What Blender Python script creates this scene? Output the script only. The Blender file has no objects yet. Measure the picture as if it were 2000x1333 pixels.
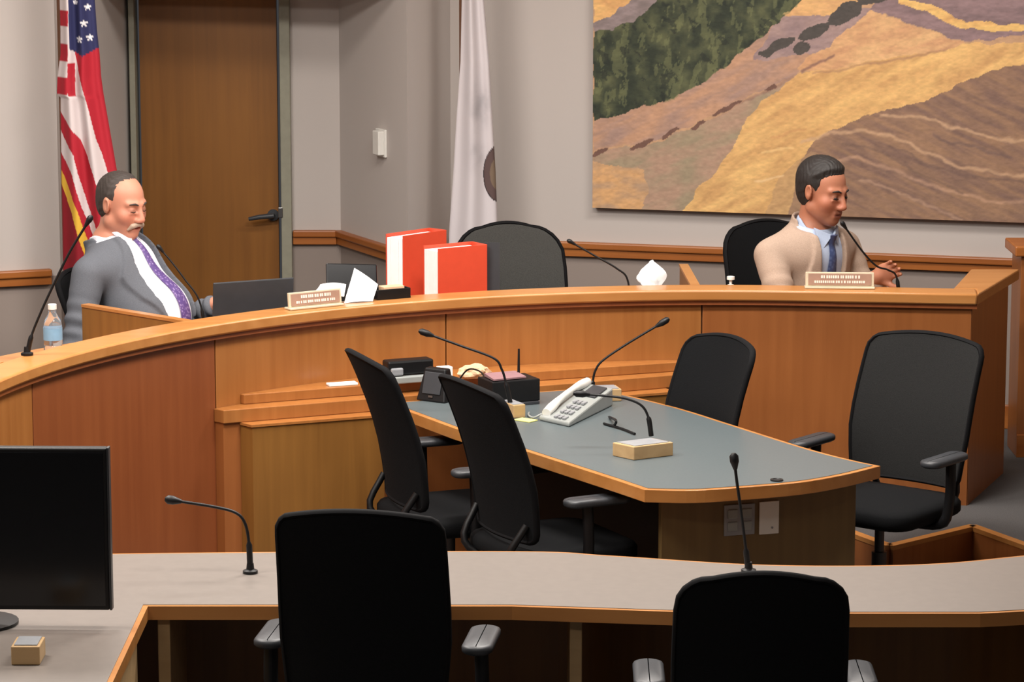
import bpy, bmesh, math, random
import numpy as np
from mathutils import Vector, Matrix

random.seed(7); np.random.seed(7)
SC = bpy.context.scene
COL = SC.collection

# ------------------------------------------------------------------ camera
FPX, CAMZ, PITCH = 6000.0, 2.93, math.radians(9.616)
cd = bpy.data.cameras.new('camera'); cam = bpy.data.objects.new('camera', cd); COL.objects.link(cam)
cd.sensor_width = 36.0; cd.lens = FPX / 2000.0 * 36.0; cd.clip_end = 60
cam.location = (0, 0, CAMZ); cam.rotation_euler = (math.pi / 2 - PITCH, 0, 0)
SC.camera = cam

# ------------------------------------------------------------------ world, exposure
w = bpy.data.worlds.new('world'); SC.world = w; w.use_nodes = True
w.node_tree.nodes['Background'].inputs[0].default_value = (0.9, 0.92, 1.0, 1)
w.node_tree.nodes['Background'].inputs[1].default_value = 0.05
SC.view_settings.view_transform = 'Standard'; SC.view_settings.look = 'None'
SC.view_settings.exposure = 0.0; SC.view_settings.gamma = 1.0
SC.view_settings.use_curve_mapping = False

# ------------------------------------------------------------------ ceiling light sources (the panels themselves are built below)
CEIL = 3.55
PANELS = [(-2.1, 10.2, 105), (0.2, 10.2, 115), (-1.0, 11.9, 34), (1.4, 11.9, 58), (-2.1, 8.2, 78), (0.0, 8.2, 58), (-2.6, 4.5, 22), (-0.6, 4.5, 22)]
for (lx, ly, le) in PANELS:
    ld = bpy.data.lights.new('ceiling_lamp', 'AREA'); ld.shape = 'RECTANGLE'; ld.size = 1.15; ld.size_y = 0.55
    ld.energy = le; ld.color = (1.0, 0.94, 0.88)
    lo = bpy.data.objects.new('ceiling_lamp', ld); COL.objects.link(lo); lo.location = (lx, ly, CEIL - 0.06)

# ------------------------------------------------------------------ geometry helpers
_ct, _st = math.cos(PITCH), math.sin(PITCH)
def _ray(px, py):
    u = (px - 1000) / FPX; v = (666.5 - py) / FPX
    return Vector((u, _ct + v * _st, -_st + v * _ct))
def on_z(px, py, z):
    d = _ray(px, py); t = (z - CAMZ) / d.z
    return Vector((d.x * t, d.y * t, z))
def at_y(px, py, Y):
    d = _ray(px, py); t = Y / d.y
    return Vector((d.x * t, Y, CAMZ + d.z * t))
def V(*a): return Vector(a)
def lerp(a, b, t): return a + (b - a) * t
def interp(x, xs, ys): return float(np.interp(x, xs, ys))

class MB:
    """collects shapes and links them as ONE mesh object"""
    def __init__(s): s.v = []; s.f = []
    def add(s, vs, fs):
        o = len(s.v); s.v += [tuple(v) for v in vs]; s.f += [[i + o for i in f] for f in fs]; return s
    def box(s, c, size, M=None):
        hx, hy, hz = size[0] / 2, size[1] / 2, size[2] / 2
        vs = [Vector((x, y, z)) for z in (-hz, hz) for y in (-hy, hy) for x in (-hx, hx)]
        c = Vector(c)
        vs = [(M @ v if M else v) + c for v in vs]
        return s.add(vs, [(0, 2, 3, 1), (4, 5, 7, 6), (0, 1, 5, 4), (2, 6, 7, 3), (0, 4, 6, 2), (1, 3, 7, 5)])
    def hexa(s, b, t):
        """b, t: four bottom and four top points, counter-clockwise from above"""
        return s.add(list(b) + list(t), [(3, 2, 1, 0), (4, 5, 6, 7), (0, 1, 5, 4), (1, 2, 6, 5), (2, 3, 7, 6), (3, 0, 4, 7)])
    def prism(s, poly, z0, z1):
        n = len(poly)
        a = sum(poly[i][0] * poly[(i + 1) % n][1] - poly[(i + 1) % n][0] * poly[i][1] for i in range(n))
        if a < 0: poly = poly[::-1]
        vs = [(p[0], p[1], z0) for p in poly] + [(p[0], p[1], z1) for p in poly]
        fs = [list(range(n))[::-1], list(range(n, 2 * n))] + [(i, (i + 1) % n, n + (i + 1) % n, n + i) for i in range(n)]
        return s.add(vs, fs)
    def loft(s, rings, cap=True, closed=True):
        n = len(rings[0]); vs = [p for r in rings for p in r]; fs = []
        for i in range(len(rings) - 1):
            for j in range(n if closed else n - 1):
                k = (j + 1) % n
                fs.append((i * n + j, i * n + k, (i + 1) * n + k, (i + 1) * n + j))
        if cap:
            fs.append(list(range(n))[::-1]); fs.append([(len(rings) - 1) * n + j for j in range(n)])
        return s.add(vs, fs)
    def tube(s, pts, r, n=10, cap=True):
        pts = [Vector(p) for p in pts]; m = len(pts)
        rr = r if isinstance(r, (list, tuple)) else [r] * m
        rings = []; up = None
        for i, p in enumerate(pts):
            t = (pts[min(i + 1, m - 1)] - pts[max(i - 1, 0)]).normalized()
            if up is None:
                up = t.orthogonal().normalized()
            up = (up - t * up.dot(t)).normalized(); sd = t.cross(up)
            rings.append([p + (up * math.cos(a) + sd * math.sin(a)) * rr[i] for a in [2 * math.pi * k / n for k in range(n)]])
        return s.loft(rings, cap)
    def lathe(s, prof, c=(0, 0, 0), n=24, M=None):
        """prof: (radius, z) from bottom to top"""
        c = Vector(c); rings = []
        for r, z in prof:
            ring = [Vector((r * math.cos(a), r * math.sin(a), z)) for a in [2 * math.pi * k / n for k in range(n)]]
            rings.append([(M @ q if M else q) + c for q in ring])
        return s.loft(rings, True)
    def build(s, name, mat, parent=None, bevel=0, smooth=None, seg=2):
        me = bpy.data.meshes.new(name); me.from_pydata(s.v, [], s.f); me.update()
        o = bpy.data.objects.new(name, me); COL.objects.link(o)
        me.materials.append(mat)
        if parent is not None: o.parent = parent
        if bevel:
            b = o.modifiers.new('bevel', 'BEVEL'); b.width = bevel; b.segments = seg; b.limit_method = 'ANGLE'; b.angle_limit = math.radians(40)
        if smooth is not None:
            me.polygons.foreach_set('use_smooth', [True] * len(me.polygons))
            if smooth < 180:
                me.set_sharp_from_angle(angle=math.radians(smooth))
        return o

def crom(pts, n):
    """Catmull-Rom resample"""
    P = [Vector(p) for p in pts]; P = [P[0] * 2 - P[1]] + P + [P[-1] * 2 - P[-2]]
    out = []
    segs = len(P) - 3
    for i in range(n):
        t = i / (n - 1) * segs; k = min(int(t), segs - 1); t -= k
        a, b, c, d = P[k:k + 4]
        out.append(0.5 * ((2 * b) + (c - a) * t + (2 * a - 5 * b + 4 * c - d) * t * t + (3 * b - a - 3 * c + d) * t ** 3))
    return out

def rrect(w, h, r, n=6):
    pts = []
    for cx, cy, a0 in ((w / 2 - r, h / 2 - r, 0), (-w / 2 + r, h / 2 - r, 90), (-w / 2 + r, -h / 2 + r, 180), (w / 2 - r, -h / 2 + r, 270)):
        for k in range(n + 1):
            a = math.radians(a0 + 90 * k / n); pts.append((cx + r * math.cos(a), cy + r * math.sin(a)))
    return pts

def tag(o, label=None, cat=None, group=None, kind=None):
    if label: o['label'] = label
    if cat: o['category'] = cat
    if group: o['group'] = group
    if kind: o['kind'] = kind
    return o
def thing(name, label, cat, loc=(0, 0, 0), rz=0.0, group=None):
    o = bpy.data.objects.new(name, None); COL.objects.link(o); o.empty_display_size = 0.1
    o.location = loc; o.rotation_euler = (0, 0, rz)
    return tag(o, label, cat, group)
def rebase(root):
    """root Empty stands at its base; parts were made in world coordinates: shift them into its frame"""
    M = Matrix.Translation(root.location) @ Matrix.Rotation(root.rotation_euler.z, 4, 'Z')
    Mi = M.inverted()
    for c in root.children:
        c.matrix_local = Mi @ c.matrix_local

# ------------------------------------------------------------------ materials
def srgb(r, g, b):
    f = lambda c: (c / 255 / 12.92) if c / 255 <= 0.04045 else ((c / 255 + 0.055) / 1.055) ** 2.4
    return (f(r), f(g), f(b), 1)
def new_mat(name):
    m = bpy.data.materials.new(name); m.use_nodes = True
    nt = m.node_tree; return m, nt, nt.nodes['Principled BSDF']
def plain(name, c, rough=0.5, metal=0.0, var=0.06, scale=30, bump=0.0, spec=0.5, **kw):
    m, nt, b = new_mat(name)
    tc = nt.nodes.new('ShaderNodeTexCoord'); n = nt.nodes.new('ShaderNodeTexNoise'); n.inputs['Scale'].default_value = scale; n.inputs['Detail'].default_value = 3
    nt.links.new(tc.outputs['Object'], n.inputs['Vector'])
    mr = nt.nodes.new('ShaderNodeMapRange'); mr.inputs['From Min'].default_value = 0.3; mr.inputs['From Max'].default_value = 0.7
    mr.inputs['To Min'].default_value = 1 - var; mr.inputs['To Max'].default_value = 1 + var
    nt.links.new(n.outputs['Fac'], mr.inputs['Value'])
    mx = nt.nodes.new('ShaderNodeVectorMath'); mx.operation = 'SCALE'; mx.inputs[0].default_value = srgb(*c)[:3]
    nt.links.new(mr.outputs['Result'], mx.inputs['Scale']); nt.links.new(mx.outputs['Vector'], b.inputs['Base Color'])
    b.inputs['Roughness'].default_value = rough; b.inputs['Metallic'].default_value = metal
    b.inputs['Specular IOR Level'].default_value = spec
    for k, v in kw.items(): b.inputs[k].default_value = v
    if bump:
        bp = nt.nodes.new('ShaderNodeBump'); bp.inputs['Strength'].default_value = bump; bp.inputs['Distance'].default_value = 0.002
        nt.links.new(n.outputs['Fac'], bp.inputs['Height']); nt.links.new(bp.outputs['Normal'], b.inputs['Normal'])
    return m
def wood(name, c0, c1, axis='z', rough=0.35, freq=26, spec=0.5):
    """veneer with long grain along one axis of the object"""
    m, nt, b = new_mat(name)
    tc = nt.nodes.new('ShaderNodeTexCoord'); mp = nt.nodes.new('ShaderNodeMapping')
    sc = {'x': (1.2, freq, freq), 'y': (freq, 1.2, freq), 'z': (freq, freq, 1.2)}[axis]
    mp.inputs['Scale'].default_value = sc
    n = nt.nodes.new('ShaderNodeTexNoise'); n.inputs['Scale'].default_value = 1.0; n.inputs['Detail'].default_value = 5; n.inputs['Distortion'].default_value = 0.4
    n2 = nt.nodes.new('ShaderNodeTexNoise'); n2.inputs['Scale'].default_value = 2.2; n2.inputs['Detail'].default_value = 2
    nt.links.new(tc.outputs['Object'], mp.inputs['Vector']); nt.links.new(mp.outputs['Vector'], n.inputs['Vector']); nt.links.new(tc.outputs['Object'], n2.inputs['Vector'])
    ad = nt.nodes.new('ShaderNodeMath'); ad.operation = 'MULTIPLY_ADD'; ad.inputs[1].default_value = 0.6
    ml = nt.nodes.new('ShaderNodeMath'); ml.operation = 'MULTIPLY'; ml.inputs[1].default_value = 0.4
    nt.links.new(n2.outputs['Fac'], ml.inputs[0]); nt.links.new(n.outputs['Fac'], ad.inputs[0]); nt.links.new(ml.outputs[0], ad.inputs[2])
    cr = nt.nodes.new('ShaderNodeValToRGB'); cr.color_ramp.elements[0].position = 0.32; cr.color_ramp.elements[1].position = 0.68
    cr.color_ramp.elements[0].color = srgb(*c0); cr.color_ramp.elements[1].color = srgb(*c1)
    nt.links.new(ad.outputs[0], cr.inputs['Fac']); nt.links.new(cr.outputs['Color'], b.inputs['Base Color'])
    b.inputs['Roughness'].default_value = rough; b.inputs['Specular IOR Level'].default_value = spec
    return m
def vcol(name, rough=0.7, bump=0.0, scale=200):
    m, nt, b = new_mat(name)
    a = nt.nodes.new('ShaderNodeVertexColor'); a.layer_name = 'Col'
    nt.links.new(a.outputs['Color'], b.inputs['Base Color']); b.inputs['Roughness'].default_value = rough
    b.inputs['Specular IOR Level'].default_value = 0.25
    if bump:
        n = nt.nodes.new('ShaderNodeTexNoise'); n.inputs['Scale'].default_value = scale
        bp = nt.nodes.new('ShaderNodeBump'); bp.inputs['Strength'].default_value = bump; bp.inputs['Distance'].default_value = 0.002
        nt.links.new(n.outputs['Fac'], bp.inputs['Height']); nt.links.new(bp.outputs['Normal'], b.inputs['Normal'])
    return m
def set_vcol(o, cols):
    """cols: (nverts, 3) sRGB 0-255"""
    c = np.clip(np.asarray(cols, float) / 255, 0, 1)
    lin = np.where(c <= 0.04045, c / 12.92, ((c + 0.055) / 1.055) ** 2.4)
    at = o.data.color_attributes.new('Col', 'FLOAT_COLOR', 'POINT')
    at.data.foreach_set('color', np.c_[lin, np.ones(len(lin))].astype(np.float32).ravel())
def emit(name, c, s):
    m, nt, b = new_mat(name); b.inputs['Emission Color'].default_value = srgb(*c); b.inputs['Emission Strength'].default_value = s
    b.inputs['Base Color'].default_value = srgb(*c); return m
def glass(name, c, rough=0.05, alpha_ior=1.4):
    m, nt, b = new_mat(name); b.inputs['Base Color'].default_value = srgb(*c); b.inputs['Roughness'].default_value = rough
    b.inputs['Transmission Weight'].default_value = 0.9; b.inputs['IOR'].default_value = alpha_ior; return m

def wall_mat():
    """warm grey paint above the chair rail, a darker grey-brown below it"""
    m, nt, b = new_mat('wall_paint')
    g = nt.nodes.new('ShaderNodeNewGeometry'); sx = nt.nodes.new('ShaderNodeSeparateXYZ'); nt.links.new(g.outputs['Position'], sx.inputs[0])
    gt = nt.nodes.new('ShaderNodeMath'); gt.operation = 'GREATER_THAN'; gt.inputs[1].default_value = 0.95; nt.links.new(sx.outputs['Z'], gt.inputs[0])
    mx = nt.nodes.new('ShaderNodeMix'); mx.data_type = 'RGBA'; mx.inputs['A'].default_value = srgb(*WALL_LOW); mx.inputs['B'].default_value = srgb(*WALL_UP)
    nt.links.new(gt.outputs[0], mx.inputs['Factor'])
    n = nt.nodes.new('ShaderNodeTexNoise'); n.inputs['Scale'].default_value = 160
    bp = nt.nodes.new('ShaderNodeBump'); bp.inputs['Strength'].default_value = 0.08; bp.inputs['Distance'].default_value = 0.002
    nt.links.new(n.outputs['Fac'], bp.inputs['Height']); nt.links.new(bp.outputs['Normal'], b.inputs['Normal'])
    nt.links.new(mx.outputs['Result'], b.inputs['Base Color']); b.inputs['Roughness'].default_value = 0.75; b.inputs['Specular IOR Level'].default_value = 0.2
    return m
WALL_UP, WALL_LOW = (191, 183, 178), (146, 134, 127)
M = dict(
    wall=wall_mat(),
    ceil=plain('ceiling_tile', (215, 212, 205), 0.9),
    carpet=plain('carpet', (74, 72, 72), 0.95, var=0.25, scale=220, bump=0.6),
    rail=wood('rail_wood', (142, 78, 32), (173, 106, 49), 'x', 0.4),
    panel=wood('dais_veneer', (148, 92, 45), (169, 111, 59), 'z', 0.32),
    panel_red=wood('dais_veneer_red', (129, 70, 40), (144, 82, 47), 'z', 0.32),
    panel_mid=wood('dais_veneer_mid', (139, 82, 42), (158, 97, 52), 'z', 0.32),
    ledge=wood('ledge_wood', (167, 109, 55), (187, 130, 74), 'x', 0.3, 18),
    brown=wood('brown_wood', (118, 78, 34), (140, 96, 44), 'z', 0.4),
    darkwood=wood('dark_panel_wood', (92, 58, 36), (110, 70, 42), 'z', 0.45),
    matte=plain('matte_black', (14, 14, 16), 0.8, spec=0.15),
    endwood=wood('olive_wood', (104, 82, 48), (122, 98, 58), 'z', 0.45),
    fabric3=plain('grey_mesh', (62, 62, 60), 0.85, var=0.25, scale=400, bump=0.4, spec=0.15),
    under=plain('under_table_shade', (34, 26, 20), 0.7),  # near-black panel colour with the shadow beneath the table put into it
    doorwood=wood('door_wood', (118, 74, 28), (138, 90, 36), 'z', 0.4),
    boxwood=wood('box_wood', (172, 140, 98), (192, 160, 116), 'x', 0.5),
    lam=plain('grey_laminate', (86, 95, 98), 0.38, var=0.05, scale=120),
    lam2=plain('pale_laminate', (118, 110, 104), 0.4, var=0.04),
    black=plain('black_plastic', (15, 15, 17), 0.45, spec=0.35),
    blackg=plain('black_gloss', (16, 17, 20), 0.18),
    fabric=plain('black_mesh', (15, 16, 18), 0.9, var=0.3, scale=400, bump=0.4, spec=0.15),
    fabric2=plain('charcoal_mesh', (34, 34, 34), 0.85, var=0.25, scale=400, bump=0.4, spec=0.15),
    grey=plain('grey_plastic', (140, 142, 146), 0.4),
    dgrey=plain('dark_grey_plastic', (52, 54, 58), 0.45),
    steel=plain('steel', (150, 150, 150), 0.3, 1.0),
    frame=plain('door_frame_paint', (140, 138, 122), 0.5),
    white=plain('white_plastic', (226, 224, 218), 0.4, var=0.02),
    paper=plain('paper', (240, 240, 240), 0.8, var=0.02),
    orange=plain('orange_cover', (206, 72, 46), 0.5, var=0.03),
    phone=plain('phone_plastic', (146, 150, 148), 0.4, var=0.04),
    brass=plain('brass', (190, 150, 70), 0.3, 1.0),
    rubber=plain('rubber', (12, 12, 12), 0.8),
    bottle=glass('clear_plastic', (235, 240, 245)),
    blue=plain('blue_label', (120, 160, 190), 0.5),
    tan=plain('tan_paper', (214, 176, 140), 0.8),
    mauve=plain('mauve_paper', (140, 104, 108), 0.8),
    plate=plain('plate_frame', (206, 192, 166), 0.4),
    plate_brown=plain('plate_field', (160, 126, 108), 0.5),
    print=plain('plate_print', (240, 222, 208), 0.6),
    note=plain('yellow_note', (226, 220, 130), 0.8),
    lamp=emit('lamp_diffuser', (255, 240, 220), 3.0),
)
# ------------------------------------------------------------------ the room
def struct(name, mb, mat, parent=None, **k):
    o = mb.build(name, mat, parent, **k)
    if parent is None: o['kind'] = 'structure'
    return o
def seg_wall(name, p0, p1, z0, z1, t=0.12, mat='wall', parent=None):
    """wall slab: its face runs p0 -> p1, thickness goes away from the room (to the left of the run)"""
    d = Vector((p1[0] - p0[0], p1[1] - p0[1])).normalized(); n = Vector((-d.y, d.x)) * t
    return struct(name, MB().prism([p0, p1, (p1[0] + n.x, p1[1] + n.y), (p0[0] + n.x, p0[1] + n.y)], z0, z1), M[mat], parent)
PLAT = 0.20
L0 = (-5.0, 13.327 + 0.388 * (-5.0 + 2.244)); L1 = (-1.993, 13.424)
DY = 14.70
L2 = tuple(at_y(261, 450, DY)[:2]); L3 = tuple(at_y(571, 450, DY)[:2])
L4 = (-0.826, DY); A = (-0.477, 13.961); B = (-0.29, 14.455)
rw = lambda x: 14.292 - 0.2834 * (x - 0.284)
R1 = (5.0, rw(5.0)); 
seg_wall('wall_left', L0, L1, 0, CEIL)
seg_wall('wall_alcove_left', L1, (L2[0], L2[1] + 0.1), 0, CEIL)
seg_wall('wall_back', L3, (L4[0] + 0.05, L4[1]), 0, CEIL)
struct('wall_alcove_right', MB().prism([L4, A, B, (B[0], DY + 0.1), (L4[0], DY + 0.1)], 0, CEIL), M['wall'])
seg_wall('wall_right', B, R1, 0, CEIL)
seg_wall('wall_side_right', R1, (5.0, -3.0), 0, CEIL)
seg_wall('wall_side_left', (-5.0, -3.0), L0, 0, CEIL)
seg_wall('wall_rear', (5.0, -3.0), (-5.0, -3.0), 0, CEIL)
struct('floor', MB().box((0, 6, -0.05), (11, 20, 0.1)), M['carpet'])
struct('ceiling', MB().box((0, 6, CEIL + 0.05), (11, 20, 0.1)), M['ceil'])
# dropped ceiling over the alcove in front of the door
struct('ceiling_alcove', MB().prism([(L2[0] - 0.03, 14.10), (L2[0], DY + 0.1), (L4[0], DY + 0.1), (A[0] - 0.01, A[1])], 2.20, CEIL), M['wall'])
struct('wall_over_door', MB().box(((L2[0] + L3[0]) / 2, DY + 0.06, (2.30 + CEIL) / 2), (L3[0] - L2[0], 0.1, CEIL - 2.30)), M['wall'])
# door
xl, xr = L2[0], L3[0]
dr = struct('door_1', MB().box(((xl + xr) / 2 - 0.012, DY + 0.045, (PLAT + 2.29) / 2), (xr - xl - 0.11, 0.045, 2.29 - PLAT)), M['doorwood'])
struct('door_frame', MB().box((xr - 0.024, DY + 0.02, (PLAT + 2.30) / 2), (0.05, 0.14, 2.30 - PLAT)).box((xl + 0.014, DY + 0.02, (PLAT + 2.30) / 2), (0.028, 0.14, 2.30 - PLAT)).box(((xl + xr) / 2, DY + 0.02, 2.295), (xr - xl, 0.14, 0.03)), M['frame'], dr, bevel=0.004)
hp = at_y(528, 421, DY)
hz = hp.z
lv = MB().lathe([(0.028, 0), (0.028, 0.012)], (hp.x + 0.012, DY + 0.02, hz), 20, Matrix.Rotation(math.pi / 2, 3, 'X'))
lv.tube([(hp.x + 0.012, DY + 0.02, hz), (hp.x + 0.012, DY - 0.045, hz)], 0.011)
lv.tube([(hp.x + 0.02, DY - 0.045, hz + 0.004), (hp.x - 0.05, DY - 0.05, hz - 0.002), (hp.x - 0.10, DY - 0.045, hz - 0.012)], [0.013, 0.012, 0.009])
struct('door_handle', lv, M['dgrey'], dr, smooth=60)
struct('latch_plate', MB().box((xr - 0.052, DY - 0.045, hz + 0.02), (0.022, 0.02, 0.05)), M['steel'], dr, bevel=0.003)
# chair rails
def rail(name, p0, p1, z0=0.915, z1=0.985, t=0.025, mat='rail'):
    d = Vector((p1[0] - p0[0], p1[1] - p0[1])); ln = d.length; d.normalize(); n = Vector((d.y, -d.x))
    o = MB().box((0, 0, 0), (ln, t, (z1 - z0) * 0.52)).build(name, M[mat], bevel=0.003)
    o.location = ((p0[0] + p1[0]) / 2 + n.x * t / 2, (p0[1] + p1[1]) / 2 + n.y * t / 2, z0 + (z1 - z0) * 0.26)
    o.rotation_euler = (0, 0, math.atan2(d.y, d.x)); o['kind'] = 'structure'
    h = (z1 - z0) * 0.46
    c = MB().box((0, -0.006, (z1 - z0) * 0.26 + h / 2 + 0.0007), (ln, t + 0.014, h)).build('rail_cap', M[mat], o, bevel=0.006)
    return o
rail('trim_1', (-4.9, L0[1] + 0.04), (-2.035, 13.407))
rail('trim_2', (L3[0] + 0.004, DY), (L4[0] - 0.02, DY))
rail('trim_3', L4, A)
rail('trim_4', B, R1)
def base(name, p0, p1):
    d = Vector((p1[0] - p0[0], p1[1] - p0[1])); ln = d.length; d.normalize(); n = Vector((d.y, -d.x))
    o = MB().box((0, 0, 0), (ln, 0.02, 0.11)).build(name, M['rail'], bevel=0.004); o['kind'] = 'structure'
    o.location = ((p0[0] + p1[0]) / 2 + n.x * 0.01, (p0[1] + p1[1]) / 2 + n.y * 0.01, PLAT + 0.055); o.rotation_euler = (0, 0, math.atan2(d.y, d.x))
base('baseboard_left', L0, L1); base('baseboard_right', B, R1); base('baseboard_back', L3, L4)
# thermostat / switch on the alcove wall
tp0, tp1 = Vector(L4), Vector(A); td = (tp1 - tp0).normalized(); tn = Vector((td.y, -td.x))
def on_alcove(px, py):
    d = _ray(px, py); t = (tp0.x * tn.x + tp0.y * tn.y) / (d.x * tn.x + d.y * tn.y); return V(d.x * t, d.y * t, CAMZ + d.z * t)
tpos = on_alcove(747, 279)
sw = thing('wall_switch', 'small white wall-mounted thermostat box on the grey alcove wall', 'thermostat', (tpos.x, tpos.y, tpos.z - 0.06), math.atan2(td.y, td.x))
MB().box((0, -0.006, 0.06), (0.11, 0.012, 0.13)).build('back_plate', M['white'], sw, bevel=0.003)
MB().box((0.012, -0.026, 0.062), (0.07, 0.03, 0.112)).build('cover', M['white'], sw, bevel=0.004)
MB().box((-0.026, -0.018, 0.062), (0.022, 0.014, 0.09)).build('side_keys', M['grey'], sw, bevel=0.003)

# ------------------------------------------------------------------ the dais: a circle arc of radius 2.604 m, then a straight tangent
DC, DR = Vector((0.8122, 9.5995)), 2.604
A0, A1 = 186.0, 83.65
E_ = Vector((1.854, 12.095))
def arc_pt(a, r): return Vector((DC.x + r * math.cos(math.radians(a)), DC.y + r * math.sin(math.radians(a))))
SN = Vector((math.cos(math.radians(A1)), math.sin(math.radians(A1))))
def arc(a0, a1, r, step=1.0):
    n = max(2, int(abs(a1 - a0) / step) + 1)
    return [arc_pt(a0 + (a1 - a0) * k / (n - 1), r) for k in range(n)]
def run(o, a0=A0, end=True):
    p = arc(a0, A1, DR + o)
    if end: p.append(E_ + SN * o)
    return p
def band(o0, o1, z0, z1, a0=A0): return MB().prism(run(o0, a0) + run(o1, a0)[::-1], z0, z1)
def strip_prism(mb, inner, outer, z0, z1):
    """quads along a curved strip so that every face stays planar"""
    n = len(inner)
    vs = [(p.x, p.y, z0) for p in inner] + [(p.x, p.y, z0) for p in outer] + [(p.x, p.y, z1) for p in inner] + [(p.x, p.y, z1) for p in outer]
    fs = []
    for i in range(n - 1):
        a, b, c, d = i, i + 1, n + i + 1, n + i
        fs += [(a, b, c, d), (2 * n + d, 2 * n + c, 2 * n + b, 2 * n + a), (2 * n + a, 2 * n + b, b, a), (d, c, 2 * n + c, 2 * n + d)]
    fs += [(0, n, 3 * n, 2 * n), (n - 1, 3 * n - 1, 4 * n - 1, 2 * n - 1)]
    fs[-1] = (2 * n - 1, n - 1, 3 * n - 1, 4 * n - 1)
    return mb.add(vs, fs)
LZ = 1.07
dais = thing('council_dais', 'long curved orange-brown wooden dais with a thick rounded ledge and panelled front', 'dais', (DC.x, DC.y + DR, 0))
lm = strip_prism(MB(), run(0), run(0.15), LZ - 0.046, LZ)
lm.build('ledge', M['ledge'], dais, bevel=0.008, smooth=40)
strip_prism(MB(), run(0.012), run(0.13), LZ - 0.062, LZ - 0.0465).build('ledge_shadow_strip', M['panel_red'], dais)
wE = E_ + Vector((0.012, 0.0)); 
MB().prism([(E_.x + 0.001, E_.y + 0.001), (2.134, 12.79), (1.93, 12.79), tuple(E_ + SN * 0.151 + Vector((-0.09, 0.01))), tuple(E_ + SN * 0.151)], LZ - 0.046, LZ).build('wing_ledge', M['ledge'], dais, bevel=0.006)
seams = [A0, 160, 137, 114, 91]
for k in range(4):
    a0, a1 = seams[k] - 0.06, seams[k + 1] + 0.06
    strip_prism(MB(), arc(a0, a1, DR + 0.035), arc(a0, a1, DR + 0.055), 0.0, LZ - 0.062).build('front_panel', M[['panel', 'panel_red', 'panel', 'panel'][k]], dais, bevel=0.002, smooth=30)
last_in = arc(91 - 0.06, A1, DR + 0.035) + [E_ + SN * 0.035 + Vector((-0.02, 0))]
last_out = arc(91 - 0.06, A1, DR + 0.055) + [E_ + SN * 0.055 + Vector((-0.02, 0))]
strip_prism(MB(), last_in, last_out, 0.0, LZ - 0.062).build('front_panel', M['panel_mid'], dais, bevel=0.002, smooth=30)
strip_prism(MB(), run(0.0555)[:-1] + [E_ + SN * 0.0555 + Vector((-0.03, 0))], run(0.09)[:-1] + [E_ + SN * 0.09 + Vector((-0.03, 0))], 0.0, LZ - 0.0625).build('core', M['darkwood'], dais)
# wing: the side panel running back from the right end
we0, we1 = E_ + SN * 0.036 + Vector((-0.018, 0)), Vector((2.085, 12.76))
MB().prism([tuple(we0), tuple(we1), (we1.x - 0.04, we1.y), (we0.x - 0.012 , we0.y + 0.055)], 0.0, LZ - 0.0465).build('wing_panel', M['panel_mid'], dais, bevel=0.002)
strip_prism(MB(), run(0.091)[:-1] + [E_ + SN * 0.091 + Vector((-0.05, 0))], run(0.72)[:-1] + [E_ + SN * 0.60 + Vector((-0.05, 0))], 0.895, 0.93).build('worktop', M['ledge'], dais, bevel=0.003)
for a in (137.7, 91.4, 160.2):
    r0, r1 = DR + 0.151, DR + 0.75
    t = Vector((-math.sin(math.radians(a)), math.cos(math.radians(a)))) * 0.016
    q0, q1 = arc_pt(a, r0), arc_pt(a, r1)
    MB().prism([tuple(q0 - t), tuple(q1 - t), tuple(q1 + t), tuple(q0 + t)], PLAT, LZ - 0.012).build('divider', M['brown'], dais)
    MB().prism([tuple(q0 - t * 1.2), tuple(q1 - t * 1.2), tuple(q1 + t * 1.2), tuple(q0 + t * 1.2)], LZ - 0.0118, LZ - 0.001).build('divider_cap', M['ledge'], dais)
rebase(dais)

# ------------------------------------------------------------------ raised floor behind and beside the dais
notch = [(1.06, 12.16), (1.44, 11.42), (1.807, 11.756), (1.957, 11.445), (2.75, 9.8), (5.0, 9.8)]
pl = [tuple(p) for p in arc(A0, A1, DR + 0.0905)] + notch + [(5.0, R1[1]), B, A, (L4[0], DY + 0.1), (L2[0], DY + 0.1), L1, L0, (-5.0, 9.3)]
plat = MB()
from mathutils.geometry import tessellate_polygon
def flat_poly(mb, poly, z0, z1):
    n = len(poly)
    ar = sum(poly[i][0] * poly[(i + 1) % n][1] - poly[(i + 1) % n][0] * poly[i][1] for i in range(n))
    if ar < 0: poly = poly[::-1]
    tris = tessellate_polygon([[Vector((p[0], p[1], 0)) for p in poly]])
    vs = [(p[0], p[1], z1) for p in poly] + [(p[0], p[1], z0) for p in poly]
    fs = []
    for t in tris:
        a, b, c = [Vector(poly[i]) for i in t]
        if (b - a).cross(c - a) < 0: t = (t[0], t[2], t[1])
        fs.append(tuple(t)); fs.append((t[0] + n, t[2] + n, t[1] + n))
    fs += [(i, i + n, (i + 1) % n + n, (i + 1) % n) for i in range(n)]
    return mb.add(vs, fs)
pf = struct('floor_platform', flat_poly(plat, pl, 0.001, PLAT), M['carpet'])
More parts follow.
